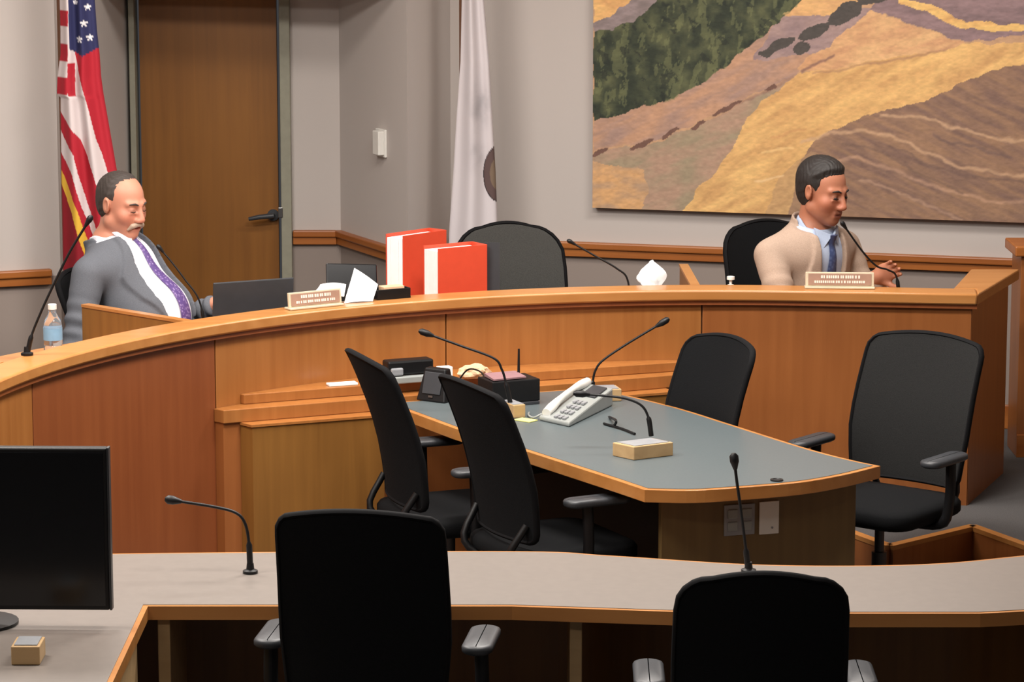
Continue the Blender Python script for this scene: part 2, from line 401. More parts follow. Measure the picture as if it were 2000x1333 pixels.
for p0, p1 in zip(notch[:-1], notch[1:]):
    d = Vector((p1[0] - p0[0], p1[1] - p0[1])); ln = d.length; d.normalize(); n = Vector((d.y, -d.x)) * 0.018
    MB().prism([p0, p1, (p1[0] + n.x, p1[1] + n.y), (p0[0] + n.x, p0[1] + n.y)], 0.002, PLAT - 0.012).build('riser_board', M['panel_mid'], pf)
    MB().prism([(p0[0] - n.x, p0[1] - n.y), (p1[0] - n.x, p1[1] - n.y), (p1[0] + n.x * 1.1, p1[1] + n.y * 1.1), (p0[0] + n.x * 1.1, p0[1] + n.y * 1.1)], PLAT - 0.012, PLAT + 0.006).build('nosing', M['ledge'], pf)

# ------------------------------------------------------------------ stepped counter in front of the dais
def to_arc(p, o=0.034):
    v = Vector(p) - DC; return DC + v.normalized() * (DR + o)
def ang(p):
    v = Vector(p) - DC; return math.degrees(math.atan2(v.y, v.x))
counter = thing('clerk_counter', 'stepped wooden counter shelf built against the middle of the dais front', 'counter', (-0.2, 11.4, 0))
def tier(front, z0, z1):
    q0, q1 = to_arc(front[0]), to_arc(front[-1])
    back = arc(ang(front[-1]), ang(front[0]), DR + 0.034, 2.0)
    return [tuple(p) for p in front] + [tuple(p) for p in back]
T1 = [(-1.018, 11.47), (-0.583, 11.66), (0.0, 11.93), (0.702, 12.195)]
T2 = [(-1.0845, 11.352), (-0.589, 11.573), (0.340, 11.965), (0.70, 12.13)]
flat_poly(MB(), tier(T1, 0, 0), 0.742, 0.78).build('upper_shelf', M['panel'], counter, bevel=0.003)
flat_poly(MB(), tier(T2, 0, 0), 0.690, 0.7415).build('lower_shelf', M['panel'], counter, bevel=0.003)
T2b = [(p[0] - 0.004, p[1] + 0.012) for p in T2]
flat_poly(MB(), tier(T2b, 0, 0), 0.0, 0.6895).build('body', M['panel_mid'], counter)
t3 = lambda x: 11.336 + (x + 0.976) * 0.4223
t2 = lambda x: 11.352 + (x + 1.0845) * 0.4363 + 0.012
for xa, xb in ((-0.976, -0.49), (0.45, 0.66)):
    MB().prism([(xa, t3(xa)), (xb, t3(xb)), (xb - 0.05, t2(xb - 0.05)), (xa - 0.05, t2(xa - 0.05))], 0.0, 0.680).build('knee_panel', M['brown'], counter)
    MB().prism([(xa - 0.003, t3(xa) - 0.006), (xb, t3(xb) - 0.006), (xb - 0.05, t2(xb - 0.05) - 0.004), (xa - 0.053, t2(xa - 0.05) - 0.004)], 0.6802, 0.6895).build('knee_panel_cap', M['panel'], counter)
rebase(counter)

# ------------------------------------------------------------------ table in the well
TZ = 0.735
tl = [(-0.482, 11.545), (-0.218, 11.06), (0.052, 10.63), (0.346, 10.158), (0.441, 9.998)]
tn_ = crom([V(0.441, 9.998, 0), V(0.60, 9.985, 0), V(0.747, 10.025, 0), V(0.964, 10.109, 0), V(1.126, 10.228, 0), V(1.272, 10.38, 0)], 24)
trr = crom([V(1.272, 10.38, 0), V(1.186, 10.478, 0), V(1.047, 10.683, 0), V(0.809, 11.12, 0), V(0.614, 11.47, 0), V(0.325, 11.865, 0)], 20)
tpoly = [Vector(p) for p in tl] + [p.xy for p in tn_[1:]] + [p.xy for p in trr[1:]]
def inset(poly, d):
    n = len(poly); ar = sum(poly[i].x * poly[(i + 1) % n].y - poly[(i + 1) % n].x * poly[i].y for i in range(n)); s = 1 if ar > 0 else -1
    out = []
    for i in range(n):
        a, b, c = poly[i - 1], poly[i], poly[(i + 1) % n]
        d1, d2 = (b - a).normalized(), (c - b).normalized()
        n1, n2 = Vector((-d1.y, d1.x)) * s, Vector((-d2.y, d2.x)) * s
        m = (n1 + n2).normalized(); k = max(0.4, m.dot(n1)); out.append(b + m * d / k)
    return out
table = thing('clerk_table', 'grey-topped table with wood edging and a rounded end in the well', 'table', (0.4, 10.6, 0))
flat_poly(MB(), [tuple(p) for p in tpoly], TZ - 0.045, TZ - 0.001).build('edge_band', M['ledge'], table, bevel=0.006)
flat_poly(MB(), [tuple(p) for p in inset(tpoly, 0.02)], TZ - 0.02, TZ + 0.0005).build('laminate_top', M['lam'], table)
e0, e1 = Vector((0.507, 10.18)), Vector((1.192, 10.40))
ed = (e1 - e0).normalized(); en = Vector((-ed.y, ed.x))
MB().prism([tuple(e0), tuple(e1), tuple(e1 + en * 0.03), tuple(e0 + en * 0.03)], 0, TZ - 0.046).build('end_panel', M['endwood'], table, bevel=0.003)
m0, m1 = (e0 + e1) / 2 + en * 0.03, Vector((-0.05, 11.6))
md = (m1 - m0).normalized(); mn = Vector((-md.y, md.x)) * 0.015
MB().prism([tuple(m0 - mn), tuple(m1 - mn), tuple(m1 + mn), tuple(m0 + mn)], 0.05, TZ - 0.046).build('spine_panel', M['under'], table)  # its dark colour stands in for the deep shade under the table top
rebase(table)
def on_end(px, py):
    nx, ny = -en.x, -en.y
    d = _ray(px, py); t = (e0.x * nx + e0.y * ny) / (d.x * nx + d.y * ny); return V(d.x * t, d.y * t, CAMZ + d.z * t)
erz = math.atan2(ed.y, ed.x)
p = on_end(1443, 1015)
ou = thing('power_outlet', 'dull metal power outlet plate with four sockets on table end', 'outlet', (p.x, p.y, p.z - 0.05), erz)
MB().box((0, -0.004, 0.05), (0.112, 0.008, 0.108)).build('cover_plate', M['grey'], ou, bevel=0.002)
for sx in (-0.026, 0.026):
    for sz in (0.028, 0.072):
        MB().box((sx, -0.010, sz), (0.036, 0.006, 0.032)).build('socket', M['phone'], ou, bevel=0.006)
p = on_end(1501, 1011)
bp_ = thing('blank_plate', 'plain white rectangular cover plate beside the outlet on table end', 'plate', (p.x, p.y, p.z - 0.055), erz)
MB().box((0, -0.004, 0.055), (0.072, 0.008, 0.115)).build('cover_plate', M['white'], bp_, bevel=0.002)
MB().lathe([(0.004, 0), (0.004, 0.003)], (0.01, -0.008, 0.02), 10, Matrix.Rotation(math.pi / 2, 3, 'X')).build('screw', M['grey'], bp_)

# ------------------------------------------------------------------ low wooden partition at the right
pp = on_z(1984, 893, PLAT)
part = thing('wooden_partition', 'low wooden partition with an overhanging cap by the right wall', 'partition', (pp.x, pp.y, PLAT))
MB().box((0.45, 0.12, 0.44), (0.9, 0.24, 0.88)).build('body', M['panel_mid'], part, bevel=0.003)
MB().box((0.445, 0.12, 0.905), (0.95, 0.29, 0.045)).build('cap', M['rail'], part, bevel=0.006)
MB().box((0.45, -0.008, 0.05), (0.9, 0.014, 0.10)).build('kick_board', M['rail'], part, bevel=0.002)

# ------------------------------------------------------------------ staff desk in the foreground
SZ = 0.76
far = crom([V(-1.95, 8.93, 0), V(-1.0, 9.0, 0), V(0.0, 9.02, 0), V(0.291, 8.966, 0), V(0.681, 8.86, 0), V(1.0, 8.838, 0), V(1.275, 8.869, 0), V(1.534, 8.966, 0), V(1.9, 9.10, 0)], 60)
near = [V(1.9, 8.40, 0), V(1.3, 8.28, 0), V(0.6, 8.28, 0), V(0.0, 8.36, 0), V(-1.02, 8.36, 0), V(-1.02, 7.55, 0), V(-1.95, 7.55, 0)]
spoly = [p.xy for p in far] + [p.xy for p in near]
sdesk = thing('staff_desk', 'long pale-topped staff desk with wood edge nearest the camera', 'desk', (0, 8.6, 0))
flat_poly(MB(), [tuple(p) for p in spoly], SZ - 0.04, SZ - 0.001).build('edge_band', M['ledge'], sdesk)
flat_poly(MB(), [tuple(p) for p in inset(spoly, 0.015)], SZ - 0.02, SZ + 0.0005).build('laminate_top', M['lam2'], sdesk)
fi = [p.xy - Vector((0, 0.09)) for p in far][2:-2]
strip_prism(MB(), fi, [p + Vector((0, 0.025)) for p in fi], 0.0, SZ - 0.0405).build('modesty_panel', M['brown'], sdesk)
for x in (-0.98, 0.18, 1.75):
    MB().box((x, 8.60, (SZ - 0.041) / 2), (0.035, 0.42, SZ - 0.041)).build('leg_panel', M['boxwood'], sdesk, bevel=0.003)
MB().box((-1.90, 8.2, (SZ - 0.041) / 2), (0.03, 1.2, SZ - 0.041)).build('leg_panel', M['boxwood'], sdesk, bevel=0.003)
MB().box((-1.06, 7.95, (SZ - 0.041) / 2), (0.03, 0.7, SZ - 0.041)).build('leg_panel', M['boxwood'], sdesk, bevel=0.003)
rebase(sdesk)

# ------------------------------------------------------------------ ceiling light fittings
LNAMES = ['above the left end of the dais', 'above the table in the well', 'just above the middle of the dais', 'just above the right end of the dais', 'above the left end of the staff desk', 'above the middle of the staff desk', 'behind the camera side, left one', 'behind the camera side, right one']
for i, (lx, ly, le) in enumerate(PANELS):
    t = thing('ceiling_light', 'flat rectangular lit panel in the ceiling ' + LNAMES[i], 'light', (lx, ly, CEIL), 0, 'ceiling light panels')
    MB().box((0, 0, -0.02), (1.25, 0.65, 0.04)).build('frame', M['white'], t, bevel=0.004)
    MB().box((0, 0, -0.043), (1.15, 0.55, 0.006)).build('diffuser', M['lamp'], t)
# ------------------------------------------------------------------ office chairs
def round_box(mb, c, size, r, n=5, dome=0.0):
    """cushion: rounded-rect layers, rounded top and bottom edges"""
    w, d, h = size; c = Vector(c); rings = []
    for z, ins in ((-h / 2, 0.6), (-h / 2 + 0.15 * h, 0.2), (-h * 0.2, 0.0), (h * 0.2, 0.0), (h / 2 - 0.12 * h, 0.2), (h / 2, 0.7)):
        k = ins * min(r, h * 0.6)
        rings.append([Vector((x, y, z)) + c for x, y in rrect(w - 2 * k, d - 2 * k, max(0.005, r - k * 0.5), n)])
    return mb.loft(rings)
def make_chair(name, label, loc, fwd, group=None, bw=0.225, zt=1.03, zs=0.47, corner=0.09, arms=True, floor=0.0, lean=0.12, fab='fabric', panel='fabric'):
    rz = math.atan2(-fwd[0], fwd[1])
    t = thing(name, label, 'chair', (loc[0], loc[1], floor), rz, group)
    leg = None
    for k in range(5):
        a = 2 * math.pi * k / 5 + 0.3
        M3 = Matrix.Rotation(a, 3, 'Z')
        pts = [M3 @ V(x, 0, z) for x, z in ((0.03, 0.10), (0.15, 0.095), (0.28, 0.07))]
        lg = MB().tube(pts, [0.026, 0.02, 0.014], 8).build('leg', M['black'], t, smooth=60)
        c = M3 @ V(0.285, 0, 0.028)
        MB().lathe([(0.010, -0.022), (0.026, -0.018), (0.028, 0), (0.026, 0.018), (0.010, 0.022)], c, 14, M3 @ Matrix.Rotation(math.pi / 2, 3, 'X')).tube([c, c + V(0, 0, 0.045)], 0.008, 6).build('caster', M['rubber'], lg, smooth=60)
    MB().lathe([(0.04, 0.075), (0.04, 0.115), (0.028, 0.12), (0.028, 0.26), (0.018, 0.262), (0.018, zs - 0.10)], n=18).build('column', M['dgrey'], t, smooth=40)
    mech = MB().box((0, -0.02, zs - 0.085), (0.18, 0.24, 0.045))
    mech.build('mechanism', M['black'], t, bevel=0.01)
    MB().tube([(0.06, 0.02, zs - 0.09), (0.22, 0.03, zs - 0.10), (0.27, 0.035, zs - 0.115)], [0.008, 0.008, 0.018], 8).build('lever', M['black'], t, smooth=60)
    round_box(MB(), (0, 0.01, zs - 0.035), (0.50, 0.47, 0.075), 0.09).build('seat', M[fab], t, smooth=50)
    # back shell
    zb = zs + 0.03; H = zt - zb
    def bp(s, h, off=0.0):
        dist = min(h, 1 - h) * H
        cr = corner if h > 0.5 else corner * 0.8
        wd = bw * (1.0 - 0.05 * abs(h - 0.45)) * (0.93 + 0.07 * min(1, h * 3))
        if dist < cr: wd = wd - cr + math.sqrt(max(0, cr * cr - (cr - dist) ** 2))
        y = -0.205 - lean * h ** 1.15 + 0.045 * (s * s) * (wd / bw) ** 2 + 0.02 * math.sin(h * math.pi) 
        arch = 0.018 * (1 - s * s) * max(0, (h - 0.8) / 0.2)
        return V(s * wd, y + off, zb + h * H + arch)
    hs = [0, 0.01, 0.03, 0.06, 0.1, 0.2, 0.35, 0.5, 0.65, 0.8, 0.88, 0.93, 0.97, 0.99, 1.0]; ss = [-1 + 2 * i / 12 for i in range(13)]
    fr = [[bp(s, h, 0.009) for s in ss] for h in hs]; bk = [[bp(s, h, -0.009) for s in ss] for h in hs]
    rings = [a + b[::-1] for a, b in zip(fr, bk)]
    back = MB().loft(rings).build('backrest', M[panel], t, smooth=60)
    outl = [bp(1, h) for h in hs] + [bp(s, 1.0) for s in ss[::-1][1:-1]] + [bp(-1, h) for h in hs[::-1]] + [bp(s, 0.0) for s in ss[1:-1]]
    o2 = []
    for p in outl:
        if not o2 or (p - o2[-1]).length > 0.012: o2.append(p)
    if (o2[0] - o2[-1]).length < 0.012: o2.pop()
    n = len(o2); rg = []
    for i, p in enumerate(o2):
        tg = (o2[(i + 1) % n] - o2[i - 1]).normalized(); nx = V(0, 1, 0); nx = (nx - tg * nx.dot(tg)).normalized(); sd = tg.cross(nx)
        rg.append([p + nx * 0.013 * math.cos(q) + sd * 0.009 * math.sin(q) for q in [2 * math.pi * k / 8 for k in range(8)]])
    MB().loft(rg + [rg[0]], cap=False).build('back_frame', M['matte'], back, smooth=60)
    for s in (-1, 1):
        MB().tube(crom([bp(s * 0.85, 0.12, -0.01), V(s * 0.17, -0.255, zs - 0.02), V(s * 0.12, -0.19, zs - 0.085), V(s * 0.07, -0.08, zs - 0.09)], 12), [0.013] * 12, 8).build('back_support', M['black'], t, smooth=60)
    if arms:
        for s in (-1, 1):
            pth = crom([V(s * 0.12, 0.0, zs - 0.085), V(s * 0.26, 0.0, zs - 0.07), V(s * 0.29, -0.005, zs + 0.02), V(s * 0.29, -0.01, zs + 0.165)], 14)
            post = MB().tube(pth, [0.016] * 5 + [0.02] * 9, 8).build('arm_post', M['black'], t, smooth=60)
            rgs = []
            pd = MB()
            round_box(pd, (s * 0.285, 0.03, zs + 0.178), (0.085, 0.25, 0.028), 0.038)
            pd.build('arm_pad', M['dgrey'], t, smooth=60)
    return t
make_chair('office_chair', 'black mesh office chair at the table, farthest left with its back turned', (-0.225, 10.95), (0.93, 0.35), 'chairs around the clerk table', lean=0.15, corner=0.04, bw=0.235)
make_chair('office_chair', 'black mesh office chair pulled to the table in front of the telephone', (0.135, 10.46), (0.89, 0.45), 'chairs around the clerk table', lean=0.15, corner=0.04, bw=0.24)
make_chair('office_chair', 'narrow-looking black office chair tucked in between table and dais', (0.545, 11.22), (-0.86, -0.51), 'chairs around the clerk table', lean=0.12, zt=1.0, corner=0.06)
make_chair('office_chair', 'large black office chair with open arms right of the table', (1.36, 11.09), (-0.62, -0.78), 'chairs around the clerk table', bw=0.25, zt=1.015, lean=0.15, corner=0.05, panel='fabric2')
make_chair('office_chair', 'black chair back rising before the dark screen end of the staff desk', (-0.37, 8.40 - 0.28), (0.12, 1.0), 'chairs at the staff desk', zt=1.135, zs=0.55, corner=0.05, lean=0.10)
make_chair('office_chair', 'black chair nearest the camera with grey arm pads at staff desk', (0.655, 8.02), (0.02, 1.0), 'chairs at the staff desk', zt=1.0, zs=0.47)
make_chair('office_chair', 'empty dark mesh chair behind the dais beside the orange binders', (0.03, 12.98), (0.18, -0.98), 'chairs behind the dais', bw=0.243, zt=0.985, corner=0.13, arms=False, floor=PLAT, lean=0.10, fab='fabric', panel='fabric3')
make_chair('office_chair', 'black chair behind the person in the grey suit', (-1.50, 12.33), (0.93, -0.37), 'chairs behind the dais', zt=0.90, floor=PLAT, arms=False)
make_chair('office_chair', 'black chair behind the person in the beige jacket', (1.22, 12.98), (0.45, -0.89), 'chairs behind the dais', bw=0.235, zt=1.0, corner=0.11, floor=PLAT, arms=False, lean=0.09)

# ------------------------------------------------------------------ gooseneck microphones
def mic(label, path, base=None, group='gooseneck microphones', stem=0.0045, head=0.055, hr=0.0125, foot=True):
    """path: world points from the foot to the head end; base: dict with corners of a wooden box"""
    P = [Vector(p) for p in path]
    t = thing('gooseneck_microphone', label, 'microphone', tuple(P[0]), 0, group)
    pts = crom(P, 40)
    d = (pts[-1] - pts[-3]).normalized()
    n = len(pts)
    MB().tube(pts, [stem * (2.0 if k < n * 0.18 else 1.0) for k in range(n)], 8).build('gooseneck', M['black'], t, smooth=60)
    a = pts[-1]
    MB().tube([a - d * 0.004, a + d * 0.012, a + d * 0.02, a + d * head * 0.8, a + d * head], [stem * 1.3, hr * 0.8, hr, hr, hr * 0.45], 12).build('capsule', M['black'], t, smooth=50)
    if foot:
        MB().lathe([(0.022, 0.0), (0.022, 0.008), (0.012, 0.012), (0.010, 0.03)], P[0], 16).build('foot', M['black'], t, smooth=40)
    if base:
        z0, h, c, u, v = base['z'], base['h'], Vector(base['c']), Vector(base['u']), Vector(base['v'])
        pol = [c, c + u, c + u + v, c + v]
        mb = MB(); b4 = [V(p.x, p.y, z0) for p in pol]; t4 = [V(p.x, p.y, z0 + h) for p in pol]
        cr = u.cross(v) if True else 0
        if cr < 0: b4, t4 = b4[::-1], t4[::-1]
        bx = mb.hexa(b4, t4).build('wooden_base', M['boxwood'], t, bevel=0.003)
        q = [p * 0.86 + sum(t4, V(0, 0, 0)) / 4 * 0.14 for p in t4]
        MB().hexa([V(p.x, p.y, z0 + h) for p in q], [V(p.x, p.y, z0 + h + 0.002) for p in q]).build('top_plate', M['grey'], bx)
    rebase(t)
    return t
# box under the microphone at the middle of the table
c = on_z(1238, 900, TZ + 0.001); u = on_z(1315, 891, TZ) - c; v = on_z(1196, 891.5, TZ) - c
u = u.xy; v = v.xy
bC = dict(z=TZ + 0.001, h=0.048, c=c.xy, u=u, v=v)
f = on_z(1272, 852, TZ + 0.049); Y = f.y
mic('microphone bent over the telephone from a pale wooden block on the table', [f, at_y(1266, 815, Y), at_y(1252, 792, Y), at_y(1222, 779, Y), at_y(1185, 774, Y), at_y(1150, 771, Y)], bC, foot=False)
c2 = on_z(1003, 818, TZ + 0.001).xy
f = V(c2.x - 0.012, c2.y + 0.05, TZ + 0.052); Y = f.y
mic('microphone leaning left over the near table chair, head highest at left', [f, at_y(988, 748, Y), at_y(980, 722, Y), at_y(964, 700, Y), at_y(900, 676, Y), at_y(845, 656, Y)], dict(z=TZ + 0.001, h=0.05, c=c2, u=Vector((0.045, 0.02)), v=Vector((-0.05, 0.10))), foot=False)
c3 = on_z(1150, 797, TZ + 0.001).xy + Vector((0.03, 0.12))
f = V(c3.x + 0.0, c3.y + 0.04, TZ + 0.05); Y = f.y
c3b = Vector((at_y(1158, 760, Y).x, Y)); f = V(c3b.x, Y, TZ + 0.05)
mic('microphone leaning far right above the telephone on the table', [f, at_y(1158, 745, Y), at_y(1163, 724, Y), at_y(1178, 704, Y), at_y(1225, 672, Y), at_y(1283, 637, Y)], dict(z=TZ + 0.001, h=0.047, c=c3b + Vector((-0.03, -0.045)), u=Vector((0.14, 0.02)), v=Vector((-0.02, 0.09))), foot=False)
f = on_z(1462, 1118, SZ + 0.001); Y = f.y
mic('upright microphone on the staff desk in front of the table end', [f, at_y(1455, 1060, Y), at_y(1446, 990, Y), at_y(1439, 940, Y), at_y(1436, 915, Y)], head=0.045, hr=0.0135)
f = on_z(489, 1120, SZ + 0.001); Y = f.y
mic('microphone drooping left on the staff desk beside the dark screen', [f, at_y(486, 1060, Y), at_y(478, 1022, Y), at_y(460, 1002, Y), at_y(420, 991, Y), at_y(352, 980, Y)], head=0.045, hr=0.013)
f = on_z(53, 694, LZ + 0.001); Y = f.y
mic('tall microphone at the far left end of the dais ledge', [f, at_y(62, 655, Y), at_y(80, 610, Y), at_y(102, 562, Y), at_y(135, 495, Y), at_y(168, 440, Y)], head=0.04, hr=0.011)
Y = 11.78
f = V(at_y(402, 610, Y).x, Y, 0.931)
mic('thin microphone rising in front of the grey-suited person', [f, at_y(390, 590, Y), at_y(360, 545, Y), at_y(335, 512, Y), at_y(318, 492, Y)], stem=0.0035, head=0.035, hr=0.009)
Y = 12.45
f = V(at_y(1232, 566, Y).x, Y, 0.931)
mic('thin microphone slanting over the dais beside the white tissues', [f, at_y(1226, 548, Y), at_y(1205, 525, Y), at_y(1160, 499, Y), at_y(1122, 477, Y)], stem=0.004, head=0.035, hr=0.009)
Y = 12.33
f = V(at_y(1759, 566, Y).x, Y, 0.931)
mic('microphone curving up to the mouth of the beige-jacketed person', [f, at_y(1752, 545, Y), at_y(1735, 528, Y - 0.01), at_y(1712, 520, Y - 0.02), at_y(1685, 492, Y - 0.03), at_y(1652, 446, Y - 0.05)], stem=0.004, head=0.035, hr=0.010)

# ------------------------------------------------------------------ telephone on the table
a, b, c = on_z(1052.6, 821.8, TZ + 0.001), on_z(1112, 835, TZ + 0.001), on_z(1197, 793, TZ + 0.001)
xa = (b - a).normalized(); ya = (c - b).normalized()
W_, D_ = (b - a).length, (c - b).length
ph = thing('desk_telephone', 'pale grey desk telephone with sloping keypad in the middle of the table', 'telephone', tuple(a))
def pl_(x, y, z): return a + xa * x + ya * y + V(0, 0, z)
sl = lambda y: 0.018 + 0.05 * (y / D_) ** 0.9
MB().hexa([pl_(0, 0, 0), pl_(W_, 0, 0), pl_(W_, D_, 0), pl_(0, D_, 0)], [pl_(0, 0, sl(0)), pl_(W_, 0, sl(0)), pl_(W_, D_, sl(D_)), pl_(0, D_, sl(D_))]).build('body', M['phone'], ph, bevel=0.006)
hs_ = MB(); hp_ = [pl_(0.03, 0.02 + i * (D_ - 0.03) / 8, sl(0.02 + i * (D_ - 0.03) / 8) + [0.008, 0.012, 0.018, 0.021, 0.022, 0.021, 0.018, 0.012, 0.008][i]) for i in range(9)]
hs_.tube(hp_, [0.017, 0.019, 0.015, 0.012, 0.012, 0.012, 0.015, 0.019, 0.017], 12).build('handset', M['white'], ph, smooth=60)
MB().hexa([pl_(0.07, D_ * 0.66, sl(D_ * 0.66)), pl_(W_ - 0.02, D_ * 0.66, sl(D_ * 0.66)), pl_(W_ - 0.02, D_ * 0.95, sl(D_ * 0.95)), pl_(0.07, D_ * 0.95, sl(D_ * 0.95))],
          [pl_(0.07, D_ * 0.66, sl(D_ * 0.66) + 0.006), pl_(W_ - 0.02, D_ * 0.66, sl(D_ * 0.66) + 0.006), pl_(W_ - 0.02, D_ * 0.95, sl(D_ * 0.95) + 0.006), pl_(0.07, D_ * 0.95, sl(D_ * 0.95) + 0.006)]).build('display', M['dgrey'], ph, bevel=0.002)
for r in range(4):
    for q in range(3):
        x0, y0 = 0.075 + q * (W_ - 0.1) / 3, 0.02 + r * D_ * 0.14
        cc = pl_(x0 + 0.010, y0 + 0.010, sl(y0 + 0.01) + 0.002)
        MB().box(cc, ((W_ - 0.1) / 3 * 0.7, D_ * 0.09, 0.006), Matrix((xa, ya, V(0, 0, 1))).transposed()).build('key', M['grey'], ph)
MB().tube(crom([pl_(0.0, 0.03, 0.02), pl_(-0.03, 0.0, 0.006), pl_(-0.07, 0.02, 0.006), pl_(-0.09, 0.06, 0.006)], 14), 0.004, 6).build('cord', M['phone'], ph, smooth=60)
rebase(ph)
cb = thing('black_cable', 'short black cable curling on the table behind the telephone', 'cable', tuple(on_z(1205, 832, TZ)))
MB().tube(crom([on_z(1190, 815, TZ + 0.006), on_z(1203, 822, TZ + 0.03), on_z(1198, 832, TZ + 0.006), on_z(1180, 828, TZ + 0.006), on_z(1215, 838, TZ + 0.006), on_z(1240, 848, TZ + 0.006)], 30), 0.005, 6).build('cord', M['black'], cb, smooth=60)
rebase(cb)
# small grommet at the rounded table end
g = on_z(1517, 939, TZ + 0.001)
tag(MB().lathe([(0.022, 0), (0.022, 0.004), (0.014, 0.005), (0.012, 0.003)], (0, 0, 0), 18).build('cable_grommet', M['black']), 'small black round grommet in the rounded end of the table top', 'grommet').location = g

def boxthing(name, label, cat, c, size, rz, mat, bevel=0.004, group=None):
    o = MB().box((0, 0, size[2] / 2), size).build(name, M[mat], bevel=bevel)
    o.location = c; o.rotation_euler = (0, 0, rz)
    return tag(o, label, cat, group)
# black radio box with an aerial
q0, q1 = on_z(962, 797, TZ + 0.001), on_z(1055, 789, TZ + 0.001)
dx = (q1 - q0); rzb = math.atan2(dx.y, dx.x)
rb = thing('receiver_box', 'black box with a thin upright aerial on the table', 'receiver', tuple((q0 + q1) / 2), rzb)
wb = dx.length
MB().box((0, 0.07, 0.055), (wb, 0.14, 0.085)).build('case', M['black'], rb, bevel=0.004)
MB().box((0, 0.07, 0.006), (wb * 0.96, 0.15, 0.012)).build('foot_plate', M['dgrey'], rb, bevel=0.002)
MB().tube([(0.055, 0.10, 0.098), (0.056, 0.10, 0.20)], [0.006, 0.004], 8).build('aerial', M['black'], rb, smooth=60)
o = MB().hexa([V(-0.09, 0.01, 0), V(0.05, 0.02, 0), V(0.055, 0.13, 0), V(-0.08, 0.12, 0)], [V(-0.09, 0.01, 0.006), V(0.05, 0.02, 0.006), V(0.055, 0.13, 0.01), V(-0.08, 0.12, 0.012)]).build('paper_sheet', M['mauve'])
o.location = (q0 + q1) / 2 + V(0, 0, 0.1005); o.rotation_euler = (0, 0, rzb); tag(o, 'mauve paper lying on top of the black aerial box', 'paper')
# black desk speaker at the back of the table
q0, q1 = on_z(812, 782, TZ + 0.001), on_z(868, 789, TZ + 0.001)
dx = q1 - q0; rzb = math.atan2(dx.y, dx.x); ws = dx.length
sp = thing('desk_speaker', 'black tapered desk speaker at the back edge of the table', 'speaker', tuple((q0 + q1) / 2), rzb)
MB().hexa([V(-ws / 2, 0, 0), V(ws / 2, 0, 0), V(ws / 2, 0.08, 0), V(-ws / 2, 0.08, 0)], [V(-ws * 0.36, 0.035, 0.125), V(ws * 0.36, 0.035, 0.125), V(ws * 0.36, 0.07, 0.125), V(-ws * 0.36, 0.07, 0.125)]).build('case', M['black'], sp, bevel=0.006)
sM = Matrix.Rotation(-math.atan2(0.035, 0.125), 3, 'X')
MB().box((0, 0.017, 0.07), (ws * 0.62, 0.004, 0.085), sM).build('grille', M['dgrey'], sp, bevel=0.003)
MB().box((0, 0.0035, 0.020), (0.02, 0.004, 0.008), sM).build('badge', M['steel'], sp)
# things on the counter shelf behind
S1 = 0.781
pr = thing('label_printer', 'small black and grey printer on the counter shelf behind the table', 'printer', tuple(on_z(805, 748, S1)), 0.40)
MB().box((0, 0.03, 0.014), (0.20, 0.09, 0.026)).build('tray', M['phone'], pr, bevel=0.004)
MB().box((0.0, 0.045, 0.058), (0.19, 0.07, 0.056)).build('case', M['black'], pr, bevel=0.008)
MB().box((-0.06, 0.008, 0.045), (0.05, 0.02, 0.03)).build('roll', M['grey'], pr, bevel=0.006)
o = boxthing('card_box', 'small white card box on the shelf right of the printer', 'box', on_z(868, 741, S1), (0.055, 0.04, 0.05), 0.42, 'paper', 0.002)
o = boxthing('paper_stack', 'thin stack of white papers on the left of the counter shelf', 'papers', on_z(668, 752, S1), (0.115, 0.045, 0.008), 0.36, 'paper', 0.001)
# crumpled tan paper bag
bm_ = bmesh.new(); bmesh.ops.create_icosphere(bm_, subdivisions=3, radius=1.0)
for vv in bm_.verts:
    k = 1 + 0.18 * math.sin(vv.co.x * 7 + vv.co.y * 5) * math.cos(vv.co.z * 6 + vv.co.x * 3)
    vv.co = Vector((vv.co.x * 0.065 * k, vv.co.y * 0.035 * k, max(-0.6, vv.co.z) * 0.032 * k))
me = bpy.data.meshes.new('paper_bag'); bm_.to_mesh(me); bm_.free(); me.materials.append(M['tan'])
o = bpy.data.objects.new('paper_bag', me); COL.objects.link(o); o.location = on_z(926, 738, S1) + V(0, 0, 0.0195); o.rotation_euler = (0, 0, 0.4)
tag(o, 'crumpled tan paper bag on the shelf behind the black aerial box', 'bag')
cbl = thing('looped_cable', 'thin dark cable looping off the counter shelf onto the table', 'cable', tuple(on_z(950, 742, S1)))
MB().tube(crom([on_z(895, 744, S1 + 0.006), at_y(915, 722, 11.72), at_y(940, 728, 11.66), at_y(946, 750, 11.58), on_z(935, 790, TZ + 0.006)], 24), 0.0035, 6).build('cord', M['black'], cbl, smooth=60); rebase(cbl)
o = boxthing('note_pad', 'small yellow-white note beside the telephone on the table', 'note', on_z(1027, 822, TZ + 0.001), (0.05, 0.075, 0.004), 0.9, 'note', 0.001)

